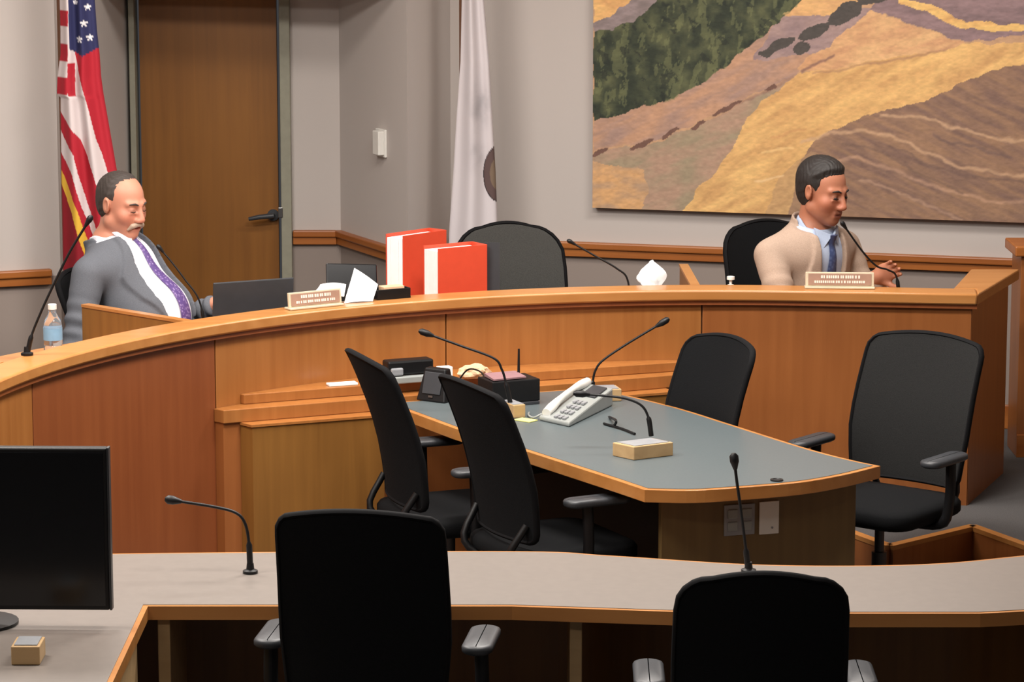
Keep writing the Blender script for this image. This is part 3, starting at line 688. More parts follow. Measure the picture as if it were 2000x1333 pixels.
# ------------------------------------------------------------------ things along the dais
def tang(a_): return math.radians(a_ - 90)
WZ = 0.931
def nameplate(label, px, py, rz, wd):
    p = on_z(px, py, LZ + 0.001)
    t = thing('name_plate', label, 'name plate', tuple(p), rz, 'name plates on the dais')
    tl_ = Matrix.Rotation(-0.12, 3, 'X')
    MB().box((0, 0.012, 0.004), (wd * 1.02, 0.05, 0.008)).build('foot', M['plate'], t, bevel=0.002)
    f_ = MB().box((0, 0.010, 0.036), (wd, 0.012, 0.058), tl_).build('plate', M['plate'], t, bevel=0.002)
    MB().box((0, 0.003, 0.0365), (wd * 0.92, 0.003, 0.046), tl_).build('field', M['plate_brown'], f_)
    rnd = random.Random(px)
    for row, (zc, h, frac) in enumerate(((0.047, 0.012, 0.55), (0.027, 0.010, 0.74))):
        x = -wd * frac / 2
        while x < wd * frac / 2:
            lw = rnd.uniform(0.004, 0.008)
            MB().box((x + lw / 2, 0.0012 + (zc - 0.036) * 0.12, zc), (lw, 0.002, h), tl_).build('letter_stroke', M['print'], f_)
            x += lw + rnd.choice((0.0025, 0.0025, 0.006))
    return t
nameplate('cream name plate standing on the ledge beside the laptop', 617, 601, tang(124.0), 0.235)
nameplate('cream name plate standing on the ledge before the beige-jacketed person', 1640, 564, tang(86.5), 0.275)
# laptop
lp = thing('laptop', 'open dark laptop in front of the grey-suited person, lid towards camera', 'laptop', tuple(V(at_y(492, 600, 11.86).x, 11.86, WZ)), math.radians(26))
MB().box((0, 0.12, 0.009), (0.325, 0.22, 0.016)).build('keyboard_base', M['dgrey'], lp, bevel=0.003)
lid = MB().box((0, -0.012, 0.122), (0.335, 0.009, 0.225), Matrix.Rotation(0.10, 3, 'X')).build('lid', M['dgrey'], lp, bevel=0.004)
MB().box((0, -0.006, 0.124), (0.305, 0.004, 0.19), Matrix.Rotation(0.10, 3, 'X')).build('screen', M['blackg'], lid)
# dark tilted display
ds = thing('tilted_display', 'dark tilted desk display behind the white papers', 'display', tuple(V(at_y(690, 570, 12.05).x, 12.05, WZ)), math.radians(14))
MB().box((0, 0.04, 0.008), (0.12, 0.14, 0.014)).build('base', M['black'], ds, bevel=0.004)
MB().tube([(0, 0.07, 0.012), (0, 0.06, 0.12)], 0.014, 8).build('stand', M['black'], ds, smooth=60)
sh = Matrix.Rotation(0.32, 3, 'X') @ Matrix.Rotation(-0.2, 3, 'Y')
MB().box((0, 0.03, 0.18), (0.205, 0.016, 0.17), Matrix.Rotation(-0.4, 3, 'X') @ Matrix.Rotation(0.06, 3, 'Y')).build('panel', M['blackg'], ds, bevel=0.005)
# white papers, bent
def sheet(name, label, cat, corners, bend=V(0, 0, 0), mat='paper', th=0.0012, n=8):
    a_, b_, c_, d_ = [Vector(q) for q in corners]
    top, bot = [], []
    nrm = (b_ - a_).cross(d_ - a_).normalized() * th
    for i in range(n + 1):
        for j in range(n + 1):
            u_, v_ = i / n, j / n
            p_ = lerp(lerp(a_, b_, u_), lerp(d_, c_, u_), v_) + bend * math.sin(math.pi * u_) + bend * 0.3 * math.sin(math.pi * v_ * 2)
            top.append(p_ + nrm); bot.append(p_)
    N = (n + 1) ** 2; fs = []
    for i in range(n):
        for j in range(n):
            q = [i * (n + 1) + j, (i + 1) * (n + 1) + j, (i + 1) * (n + 1) + j + 1, i * (n + 1) + j + 1]
            fs.append(q); fs.append([N + k for k in q[::-1]])
    rim = [i * (n + 1) for i in range(n + 1)] + [n * (n + 1) + j for j in range(1, n + 1)] + [i * (n + 1) + n for i in range(n - 1, -1, -1)] + [j for j in range(n - 1, 0, -1)]
    for k in range(len(rim)):
        r0, r1 = rim[k], rim[(k + 1) % len(rim)]; fs.append([r1, r0, N + r0, N + r1])
    o = MB().add(top + bot, fs).build(name, M[mat], smooth=60)
    return tag(o, label, cat)
sheet('paper_sheet', 'white sheet of paper standing bent on the dais left of binders', 'paper', [at_y(672, 593, 11.86), at_y(728, 589, 11.90), at_y(738, 556, 11.96), at_y(692, 524, 11.98)], V(0.0, -0.006, 0.004))
sheet('paper_sheet', 'white paper lying flat behind the left name plate', 'paper', [at_y(608, 580, 11.80), at_y(672, 580, 11.86), at_y(676, 556, 12.0), at_y(626, 556, 12.0)], V(0, 0, 0.006))
# black tray box
q = on_z(770, 585, LZ + 0.001)
tr = thing('document_tray', 'low black tray on the ledge beside the orange binders', 'tray', (q.x, q.y + 0.01, LZ + 0.001), tang(118.5))
MB().box((0, 0.04, 0.003), (0.145, 0.08, 0.006)).build('floor_plate', M['black'], tr)
for y_ in (0.003, 0.077): MB().box((0, y_, 0.022), (0.145, 0.006, 0.036)).build('long_side', M['black'], tr, bevel=0.002)
for x_ in (-0.07, 0.07): MB().box((x_, 0.04, 0.022), (0.006, 0.068, 0.036)).build('short_side', M['black'], tr, bevel=0.002)
o = boxthing('card_stack', 'tan stack of cards lying in the low black tray', 'cards', (q.x - 0.012, q.y + 0.04, LZ + 0.0075), (0.09, 0.05, 0.042), tang(118.5), 'tan', 0.002)
# binders
def binder(label, loc, rz, wd, ht, th):
    t = thing('binder', label, 'binder', loc, rz, 'orange binders on the dais')
    for s in (-1, 1):
        MB().box((0, s * (th / 2 - 0.002), ht / 2), (wd, 0.004, ht)).build('cover', M['orange'], t, bevel=0.001)
    MB().box((wd / 2 - 0.002, 0, ht / 2), (0.004, th - 0.0082, ht)).build('spine', M['orange'], t)
    n_ = 4
    for k in range(n_):
        y0 = -th / 2 + 0.006 + k * (th - 0.012) / n_
        MB().box((-0.004 - 0.004 * (k % 2), y0 + (th - 0.014) / n_ / 2, ht / 2 - 0.006), (wd - 0.012 - 0.006 * (k % 2), (th - 0.016) / n_, ht - 0.016)).build('page_block', M['paper'], t)
    return t
p = on_z(893, 571, LZ + 0.001)
binder('front orange binder standing on the dais, cover towards the camera', (p.x - 0.012, 12.40, WZ), math.radians(33), 0.235, 0.295, 0.115)
binder('rear orange binder leaning behind the front one, pages showing at left', (at_y(812, 560, 12.52).x, 12.62, WZ), math.radians(48), 0.26, 0.32, 0.10)
# clear report cover just behind
sheet('report_cover', 'grey translucent report cover standing right of the front binder', 'folder', [V(-0.115, 12.44, WZ), V(-0.05, 12.43, WZ), V(-0.05, 12.44, WZ + 0.30), V(-0.115, 12.45, WZ + 0.30)], V(0, 0, 0), 'dgrey')
# tissue pack
q = V(at_y(1266, 560, 12.44).x + 0.02, 12.44, WZ)
tb = thing('tissue_box', 'white tissue pack with a tuft of tissue standing on the dais', 'tissue box', tuple(q), 0.05)
MB().box((0, 0.0, 0.055), (0.135, 0.11, 0.11)).build('box', M['paper'], tb, bevel=0.006)
tm = MB(); rg = []
for i in range(9):
    h_ = i / 8; rr = []
    for k in range(18):
        a_ = 2 * math.pi * k / 18
        r_ = (0.022 + 0.03 * math.sin(h_ * 2.4)) * (1 + 0.35 * math.sin(a_ * 4 + h_ * 3)) * (1 - 0.55 * h_ ** 3)
        rr.append(V(r_ * math.cos(a_) - 0.012 * h_, r_ * 0.5 * math.sin(a_), 0.11 + 0.095 * h_ + 0.022 * math.sin(a_ + 0.6) * h_))
    rg.append(rr)
tm.loft(rg).build('tissue', M['paper'], tb, smooth=60)
# sanitizer bottle
q = V(at_y(1427, 560, 12.38).x, 12.38, WZ)
sb = thing('sanitizer_bottle', 'small white pump bottle on the dais left of the beige-jacketed person', 'bottle', tuple(q))
MB().lathe([(0.022, 0), (0.024, 0.01), (0.024, 0.09), (0.012, 0.105), (0.010, 0.115)], n=20).build('body', M['bottle'], sb, smooth=50)
MB().lathe([(0.013, 0.115), (0.013, 0.135), (0.006, 0.137), (0.006, 0.155), (0.016, 0.156), (0.016, 0.168), (0.008, 0.17)], n=18).build('pump', M['white'], sb, smooth=40)
# water bottle at the left
q = on_z(103, 685, LZ)
q = V(at_y(103, 640, 11.33).x, 11.33, WZ)
wbt = thing('water_bottle', 'clear plastic water bottle with blue label left of the suited person', 'bottle', tuple(q))
k_ = 1.13
MB().lathe([(0.025 * k_, 0), (0.031 * k_, 0.006), (0.031 * k_, 0.06), (0.029 * k_, 0.065), (0.031 * k_, 0.07), (0.031 * k_, 0.135), (0.026 * k_, 0.16), (0.013 * k_, 0.185), (0.0125 * k_, 0.20)], n=24).build('body', M['bottle'], wbt, smooth=40)
MB().lathe([(0.0318 * k_, 0.085), (0.0318 * k_, 0.13)], n=24).build('label_sleeve', M['blue'], wbt, smooth=40)
MB().lathe([(0.0145 * k_, 0.20), (0.0145 * k_, 0.218), (0.012 * k_, 0.22)], n=18).build('cap', M['white'], wbt, smooth=40)
# sheet under the far left microphone
sheet('paper_sheet', 'white paper lying on the dais at the far left edge', 'paper', [V(-2.02, 10.50, WZ + 0.001), V(-1.92, 10.53, WZ + 0.001), V(-2.00, 10.80, WZ + 0.001), V(-2.10, 10.77, WZ + 0.001)], V(0, 0, 0.0))

# ------------------------------------------------------------------ things on the staff desk
a = on_z(213, 1225, SZ); Y = a.y
tp = at_y(213, 873, Y)
mo = thing('monitor', 'wide black monitor at the left end of the staff desk', 'monitor', (tp.x - 0.374, Y, SZ + 0.001), math.radians(-1.5))
hh = tp.z - SZ
MB().box((0, 0, hh - 0.225), (0.74, 0.035, 0.45)).build('housing', M['black'], mo, bevel=0.005)
MB().box((0, -0.0185, hh - 0.225), (0.72, 0.003, 0.425)).build('screen', M['blackg'], mo)
MB().box((0.373, 0, hh - 0.225), (0.006, 0.03, 0.45)).build('edge_trim', M['dgrey'], mo)
MB().tube([(0, 0.03, 0.01), (0, 0.03, hh - 0.2)], 0.025, 10).build('stand', M['black'], mo, smooth=60)
MB().lathe([(0.11, 0), (0.11, 0.008), (0.03, 0.016)], (0, 0.03, 0), 24).build('base', M['black'], mo, smooth=40)
q = on_z(50, 1300, SZ + 0.001)
bx = thing('microphone_block', 'pale wooden microphone block at the near left of the staff desk', 'block', tuple(q))
MB().box((0, 0.05, 0.025), (0.075, 0.10, 0.05)).build('wooden_base', M['boxwood'], bx, bevel=0.003)
MB().box((0, 0.05, 0.0515), (0.06, 0.085, 0.003)).build('top_plate', M['grey'], bx)
# ------------------------------------------------------------------ flags
def vnoise(x, y, seed=0):
    rs = np.random.RandomState(seed); g = rs.rand(128, 128)
    xi, yi = np.floor(x).astype(int), np.floor(y).astype(int); fx, fy = x - xi, y - yi
    fx = fx * fx * (3 - 2 * fx); fy = fy * fy * (3 - 2 * fy)
    a, b, c, d = g[xi % 128, yi % 128], g[(xi + 1) % 128, yi % 128], g[xi % 128, (yi + 1) % 128], g[(xi + 1) % 128, (yi + 1) % 128]
    return (a * (1 - fx) + b * fx) * (1 - fy) + (c * (1 - fx) + d * fx) * fy
def fbm(x, y, seed=0, oct=4):
    s = 0; a = 0.5; n = 0
    for k in range(oct): s = s + a * vnoise(x * 2 ** k, y * 2 ** k, seed + k); n += a; a *= 0.5
    return s / n
def flag_cloth(name, parent, fp, ht, outline, folds, depth, colour, mat, nu=90, nv=260):
    """hanging cloth as a closed pleated tube: outline(h) -> (left, right) metres, h metres below the top"""
    vs = []; uv = []
    for i in range(nv + 1):
        h = ht * i / nv; l, r = outline(h)
        for side in (0, 1):
            for j in range(nu + 1):
                u = j / nu if side == 0 else 1 - j / nu
                x = l + (r - l) * u
                env = math.sin(math.pi * u) ** 0.5
                y = -depth * env * (0.5 + 0.5 * (r - l) / 0.2) if side == 0 else depth * 0.5 * env
                if side == 0:
                    y += (0.010 + 0.012 * min(1, h)) * math.sin(folds * math.pi * 2 * u + 0.8 * h + 0.6 * math.sin(3 * h)) * env
                vs.append((x, y, -h)); uv.append((x, h, u, side))
    n = 2 * (nu + 1); fs = []
    for i in range(nv):
        for j in range(n):
            k = (j + 1) % n
            fs.append((i * n + j, (i + 1) * n + j, (i + 1) * n + k, i * n + k))
    fs.append(list(range(n))); fs.append([nv * n + j for j in range(n)][::-1])
    o = MB().add(vs, fs).build(name, mat, parent, smooth=180)
    set_vcol(o, colour(np.array(uv)))
    return o
CLOTH = vcol('flag_cloth', 0.75, 0.2, 300)
def flag(label, px_pole, Y, px0, outline_px, ztop, ht, folds, depth, colour, nm='flag'):
    """outline_px: list of (photo row, left, right) used only for sizes; s = metres per photo pixel at this distance"""
    base = at_y(px_pole, 400, Y)
    t = thing('flag', label, 'flag', (base.x, Y, PLAT), 0)
    MB().tube([(0, 0.03, 0.03), (0, 0.03, ztop - PLAT + 0.12)], 0.013, 12).build('pole', M['darkwood'], t, smooth=60)
    MB().lathe([(0.15, 0), (0.15, 0.015), (0.10, 0.03), (0.03, 0.05), (0.02, 0.10)], (0, 0.03, 0), 24).build('stand', M['brass'], t, smooth=40)
    MB().lathe([(0.012, 0), (0.02, 0.02), (0.012, 0.05), (0.002, 0.10)], (0, 0.03, ztop - PLAT + 0.12), 16).build('finial', M['brass'], t, smooth=60)
    s = Y / FPX * 1.005
    rows = [r[0] for r in outline_px]; ls = [(r[1] - px_pole) * s for r in outline_px]; rs_ = [(r[2] - px_pole) * s for r in outline_px]
    zs_ = [at_y(px_pole, r, Y).z for r in rows]
    hs_ = [ztop - z for z in zs_]
    def outl(h): return interp(h, hs_, ls), interp(h, hs_, rs_)
    def col(uv):
        px = px_pole + uv[:, 0] / s; py = np.interp(uv[:, 1], hs_, rows)
        return colour(px, py, uv[:, 2], uv[:, 3])
    o = flag_cloth('cloth', t, None, ht, outl, folds, depth, col, CLOTH)
    o.location = (0, -0.01, ztop - PLAT)
    return t
RED, WHT, BLU, YEL = np.array((168, 34, 48)), np.array((206, 194, 194)), np.array((44, 46, 84)), np.array((214, 170, 60))
def us_col(px, py, u, side):
    c = np.tile(WHT.astype(float), (len(px), 1))
    xr = np.interp(py, [0, 105, 150, 210, 270, 300, 335, 420, 510], [195, 200, 204, 212, 221, 226, 232, 240, 245])
    q = (px - 122) / (xr - 122)
    b1 = np.interp(py, [105, 150, 210, 270, 300, 335, 400, 520], [0.45, 0.54, 0.67, 0.74, 0.80, 0.84, 0.93, 1.1])
    b2 = np.interp(py, [105, 150, 200, 230, 270, 300, 335, 400, 520], [-0.3, -0.2, -0.1, 0.12, 0.42, 0.525, 0.60, 0.74, 1.0])
    b3 = np.interp(py, [230, 270, 300, 335, 400, 520], [-0.1, 0.10, 0.28, 0.33, 0.47, 0.8])
    b4 = np.interp(py, [285, 335, 400, 520], [-0.05, 0.22, 0.36, 0.7])
    b5 = np.interp(py, [320, 345, 410, 520], [-0.05, 0.08, 0.30, 0.55])
    c[q > b1] = RED
    c[(q < b2) & (q > b3)] = RED
    c[(q < b4)] = RED
    c[(q < b5) & (q > b5 - 0.12)] = YEL
    c[(q < b5 - 0.12)] = RED * 0.8
    inner = (px > 138) & (px < 156) & (py > 122) & (py < 185) & (py < 122 + (px - 138) * 3.2 + 45); c[inner] = RED
    # left strip with level bars
    strip = (px < 147 - py * 0.03) & (py < 182)
    bar = np.floor((py - 18) / 33.0).astype(int)
    c[strip & (bar % 2 == 0)] = RED; c[strip & (bar % 2 != 0)] = WHT
    # canton
    can = (px > 147 - py * 0.0) & (py < 108 - np.abs(px - 172) * 0.55) & ~strip
    c[can] = BLU
    for sx, sy in ((183, 12), (176, 44), (167, 75), (160, 2), (188, -28), (170, -20), (181, -58), (165, -50), (186, 72)):
        d = np.hypot((px - sx), (py - sy) * 0.95); an = np.arctan2(py - sy, px - sx)
        c[can & (d < 4.6 + 2.0 * np.cos(5 * (an + math.pi / 2)))] = (225, 222, 225)
    c[py < -95] = np.where((np.floor(py[py < -95] / 33).astype(int) % 2 == 0)[:, None], RED, WHT)
    return c
flag('red, white and blue striped flag with stars hanging left of door', 124, 13.10, 0,
     [(-250, 124, 180), (0, 127, 195), (60, 127, 198), (105, 126, 202), (150, 119, 204), (184, 117, 208), (190, 124, 209), (335, 122, 231), (420, 122, 240), (600, 120, 248)], 2.62, 1.75, 2.5, 0.06, us_col)
def ca_col(px, py, u, side):
    c = np.tile(np.array((206., 199., 202.)), (len(px), 1))
    g = np.clip(fbm(px / 16, py / 22, 5) * 1.6 - 0.55, 0, 1)
    w_ = np.exp(-((px - 938) / 16) ** 2 - ((py - 205) / 42) ** 2) + 0.5 * np.exp(-((px - 930) / 18) ** 2 - ((py - 300) / 30) ** 2)
    k = np.clip(w_ * (0.5 + g), 0, 1)[:, None] * 0.75
    c = c * (1 - k) + np.array((150, 146, 150)) * k
    d = ((px - 976) / 32) ** 2 + ((py - 338) / 56) ** 2
    c[d < 1] = (92, 74, 72); c[(d < 1.0) & (d > 0.9)] = (60, 50, 52)
    c[(d < 0.35)] = (118, 100, 84)
    c[py > 560] = (190, 60, 60)
    return c
flag('white flag with a brown round emblem at its edge, right of alcove', 903, 14.05, 0,
     [(-250, 906, 935), (0, 903, 946), (120, 900, 956), (230, 892, 962), (330, 886, 968), (440, 878, 972), (640, 868, 978)], 2.70, 1.85, 1.5, 0.045, ca_col)

# ------------------------------------------------------------------ the hill landscape painting
wd2 = Vector((R1[0] - B[0], R1[1] - B[1])).normalized()
wn2 = Vector((wd2.y, -wd2.x))
PT = 0.05
p0 = Vector((0.284, rw(0.284))) + wn2 * PT
def on_right(px, py):
    d = _ray(px, py); t = (p0.x * wn2.x + p0.y * wn2.y) / (d.x * wn2.x + d.y * wn2.y); return V(d.x * t, d.y * t, CAMZ + d.z * t)
bl = on_right(1157, 406)
PW, PH = 2.75, 1.55
ptg = thing('landscape_painting', 'very large unframed painting of golden and green hills on right wall', 'painting', (bl.x - wn2.x * PT, bl.y - wn2.y * PT, bl.z), math.atan2(wd2.y, wd2.x))
MB().box((PW / 2, -PT / 2 + 0.001, PH / 2), (PW, PT - 0.003, PH)).build('stretcher', M['darkwood'], ptg, bevel=0.003)
nx, nz = 620, 350
gx, gz = np.meshgrid(np.linspace(0, PW, nx), np.linspace(0, PH, nz))
vs = np.c_[gx.ravel(), np.full(gx.size, -PT), gz.ravel()]
idx = np.arange(nx * nz).reshape(nz, nx)
fs = np.c_[idx[:-1, :-1].ravel(), idx[:-1, 1:].ravel(), idx[1:, 1:].ravel(), idx[1:, :-1].ravel()]
# the picture plane in its own units: 1000 units = 2.36 m across, origin at the lower left corner
sx_, sz_ = 427.0, 421.0
X = gx.ravel() * sx_ * (1 + 0.009 * gx.ravel()) + 1157
Yp = 406 - gz.ravel() * sz_ + gx.ravel() * 15.5
def inpoly(x, y, poly):
    c = np.zeros(len(x), bool); n = len(poly)
    for i in range(n):
        x0, y0 = poly[i]; x1, y1 = poly[i - 1]
        m = ((y0 > y) != (y1 > y)) & (x < (x1 - x0) * (y - y0) / ((y1 - y0) if y1 != y0 else 1e-9) + x0)
        c ^= m
    return c
wx = X + (fbm(X / 26, Yp / 26, 11) - 0.5) * 16; wy = Yp + (fbm(X / 26, Yp / 26, 31) - 0.5) * 14
C = np.tile(np.array((186., 142., 104.)), (len(X), 1))
def region(poly, col, col2=None, sc=(60, 12), seed=1, amt=1.0, slope=0.0):
    m = inpoly(wx, wy, poly); c = np.array(col, float)
    if col2 is not None:
        k = np.clip((fbm((X[m]) / sc[0], (Yp[m] + slope * X[m]) / sc[1], seed) - 0.3) * 2.2, 0, 1)[:, None] * amt
        C[m] = c * (1 - k) + np.array(col2, float) * k
    else: C[m] = c
    return m
# upper part out of the photograph: more hills
region([(1157, -400), (2400, -400), (2400, 10), (1157, 10)], (196, 150, 98), (150, 120, 116), (90, 40), 3)
region([(1157, -400), (2400, -400), (2400, -230), (1157, -200)], (150, 160, 170), (190, 190, 190), (120, 30), 9)
region([(1157, 20), (1157, -30), (1260, -30), (1225, 5), (1190, 32), (1157, 48)], (226, 172, 98), (206, 142, 84), (40, 14), 2, 0.7)
region([(1157, 46), (1190, 30), (1225, 5), (1260, -30), (1330, -30), (1285, 20), (1240, 60), (1157, 82)], (142, 124, 124), (120, 106, 104), (30, 12), 4)
dg = region([(1157, 66), (1240, 44), (1285, 5), (1310, -60), (1620, -60), (1585, 0), (1530, 50), (1470, 100), (1400, 150), (1310, 200), (1240, 215), (1157, 232)], (46, 54, 42), (92, 96, 62), (22, 26), 5, 0.9)
region([(1157, 232), (1240, 215), (1310, 198), (1400, 148), (1470, 98), (1530, 50), (1570, 28), (1660, 40), (1640, 80), (1590, 120), (1570, 150), (1480, 190), (1400, 225), (1300, 270), (1157, 296)], (184, 136, 104), (158, 124, 110), (60, 16), 6, 1, 0.4)
region([(1540, 40), (1620, 20), (1720, 30), (1690, 60), (1640, 90), (1600, 112), (1540, 118), (1480, 120), (1510, 70)], (142, 116, 116), (160, 130, 124), (40, 14), 7)
region([(1157, 300), (1300, 274), (1400, 232), (1500, 188), (1575, 150), (1530, 190), (1490, 220), (1450, 290), (1400, 345), (1372, 385), (1330, 440), (1157, 440)], (168, 132, 108), (150, 132, 104), (50, 18), 8, 1, 0.3)
region([(1157, 318), (1260, 330), (1270, 380), (1240, 440), (1157, 440)], (206, 152, 96), (172, 136, 104), (36, 14), 10, 1.0)
region([(1540, 36), (1570, 10), (1600, -30), (1700, -30), (1690, 30), (1640, 40)], (226, 172, 102), (206, 152, 96), (40, 12), 12)
region([(1320, 440), (1372, 372), (1430, 305), (1460, 250), (1500, 202), (1570, 150), (1690, 128), (1860, 98), (2000, 96), (2400, 80), (2400, 190), (2000, 138), (1890, 170), (1830, 202), (1700, 232), (1610, 275), (1570, 330), (1555, 440)], (224, 174, 100), (196, 144, 84), (70, 16), 13, 0.9, 0.5)
region([(1568, 140), (1600, 112), (1640, 90), (1680, 60), (1710, 34), (1760, 46), (1850, 80), (1905, 96), (1860, 106), (1690, 132), (1600, 146)], (214, 164, 108), (196, 140, 96), (50, 14), 14, 0.9, 0.3)
region([(1710, 34), (1760, -30), (2400, -60), (2400, 90), (2000, 84), (1905, 94), (1850, 78), (1760, 44)], (144, 114, 116), (122, 98, 100), (60, 12), 15)
region([(1770, 8), (1850, 26), (1900, 56), (1960, 62), (2100, 66), (2100, 78), (1960, 76), (1890, 66), (1840, 40), (1765, 18)], (226, 178, 96), (206, 150, 84), (40, 10), 16)
region([(1780, -30), (1900, -30), (1870, 0), (1800, 6)], (216, 160, 92))
region([(1555, 440), (1570, 330), (1610, 275), (1700, 232), (1830, 202), (1890, 170), (2000, 138), (2400, 150), (2400, 520), (1555, 520)], (150, 112, 84), (122, 92, 80), (70, 9), 17, 1.0, -0.45)
m = inpoly(wx, wy, [(1500, 440), (1540, 340), (1600, 300), (1660, 330), (1640, 440)])
C[m] = C[m] * 0.5 + np.array((170, 132, 92)) * 0.5
def stroke(pts, wdt, col, a=0.8):
    d = np.full(len(X), 1e9)
    for (x0, y0), (x1, y1) in zip(pts[:-1], pts[1:]):
        vx, vy = x1 - x0, y1 - y0; t = np.clip(((wx - x0) * vx + (wy - y0) * vy) / (vx * vx + vy * vy), 0, 1)
        d = np.minimum(d, np.hypot(wx - x0 - t * vx, wy - y0 - t * vy))
    k = (np.clip(1.3 - d / wdt, 0, 1) * a)[:, None]; C[:] = C * (1 - k) + np.array(col, float) * k
for pts, wt, col, al in (
    ([(1580, 282), (1640, 264), (1700, 258), (1760, 270), (1830, 305), (1900, 330), (2000, 345), (2200, 370)], 4, (192, 150, 112), 0.75),
    ([(1640, 320), (1690, 312), (1760, 335), (1850, 370), (1950, 395), (2100, 400)], 4, (186, 142, 112), 0.6),
    ([(1740, 232), (1800, 234), (1860, 250), (1950, 275), (2100, 290)], 3.5, (198, 156, 116), 0.7),
    ([(1700, 355), (1760, 372), (1830, 405), (1900, 430)], 3, (180, 140, 110), 0.6),
    ([(1760, 290), (1840, 330), (1930, 350), (2050, 360)], 3, (110, 84, 74), 0.6),
    ([(1660, 285), (1740, 300), (1820, 345), (1900, 380)], 3, (112, 86, 74), 0.6),
    ([(1840, 270), (1900, 290), (2000, 310)], 3, (108, 84, 78), 0.6),
    ([(1600, 150), (1690, 135), (1760, 128), (1860, 106)], 3, (150, 106, 84), 0.5),
    ([(1580, 145), (1640, 112)], 3, (120, 84, 78), 0.7),
    ([(1490, 355), (1540, 345)], 3, (226, 186, 130), 0.7), ([(1500, 300), (1560, 290)], 3, (232, 190, 120), 0.6), ([(1520, 270), (1590, 255)], 2.5, (200, 140, 84), 0.6),
    ([(1400, 226), (1480, 196), (1560, 156)], 3.0, (128, 96, 88), 0.55)):
    stroke(pts, wt, col, al)
for ex, ey, rx, ry in ((1172, 299, 20, 6), (1256, 281, 24, 5), (1316, 262, 20, 5), (1370, 245, 15, 5), (1430, 212, 28, 5), (1412, 220, 14, 4), (1515, 176, 14, 4)):
    d = ((wx - ex) / rx) ** 2 + ((wy - ey + (wx - ex) * 0.42) / ry) ** 2; C[d < 1] = (112, 78, 66)
for ex, ey, rx, ry, sl in ((1530, 96, 38, 11, 0.35), (1580, 102, 17, 12, 0.2), (1603, 70, 30, 13, 0.4), (1660, 38, 32, 20, 0.4), (1722, 2, 40, 18, 0.2)):
    d = ((wx - ex) / rx) ** 2 + ((wy - ey + (wx - ex) * sl) / ry) ** 2; C[d < 1] = (76, 70, 66)
# tree crowns in the dark wood
hl = dg & (fbm(X / 12, (Yp + 0.8 * X) / 30, 21) > 0.62); C[hl] = C[hl] * 0.5 + np.array((112, 116, 72)) * 0.5
hl = dg & (fbm(X / 20, (Yp - 0.6 * X) / 14, 23) < 0.33); C[hl] = C[hl] * 0.45 + np.array((34, 40, 36)) * 0.55
C *= (0.98 + 0.2 * fbm(X / 9, Yp / 4, 41))[:, None]
C = C * 0.80 + C.mean(1, keepdims=True) * 0.20
me = bpy.data.meshes.new('canvas'); me.from_pydata(vs.tolist(), [], fs.tolist()); me.update()
o = bpy.data.objects.new('canvas', me); COL.objects.link(o); o.parent = ptg
me.materials.append(vcol('oil_paint', 0.55, 0.25, 180)); set_vcol(o, C)
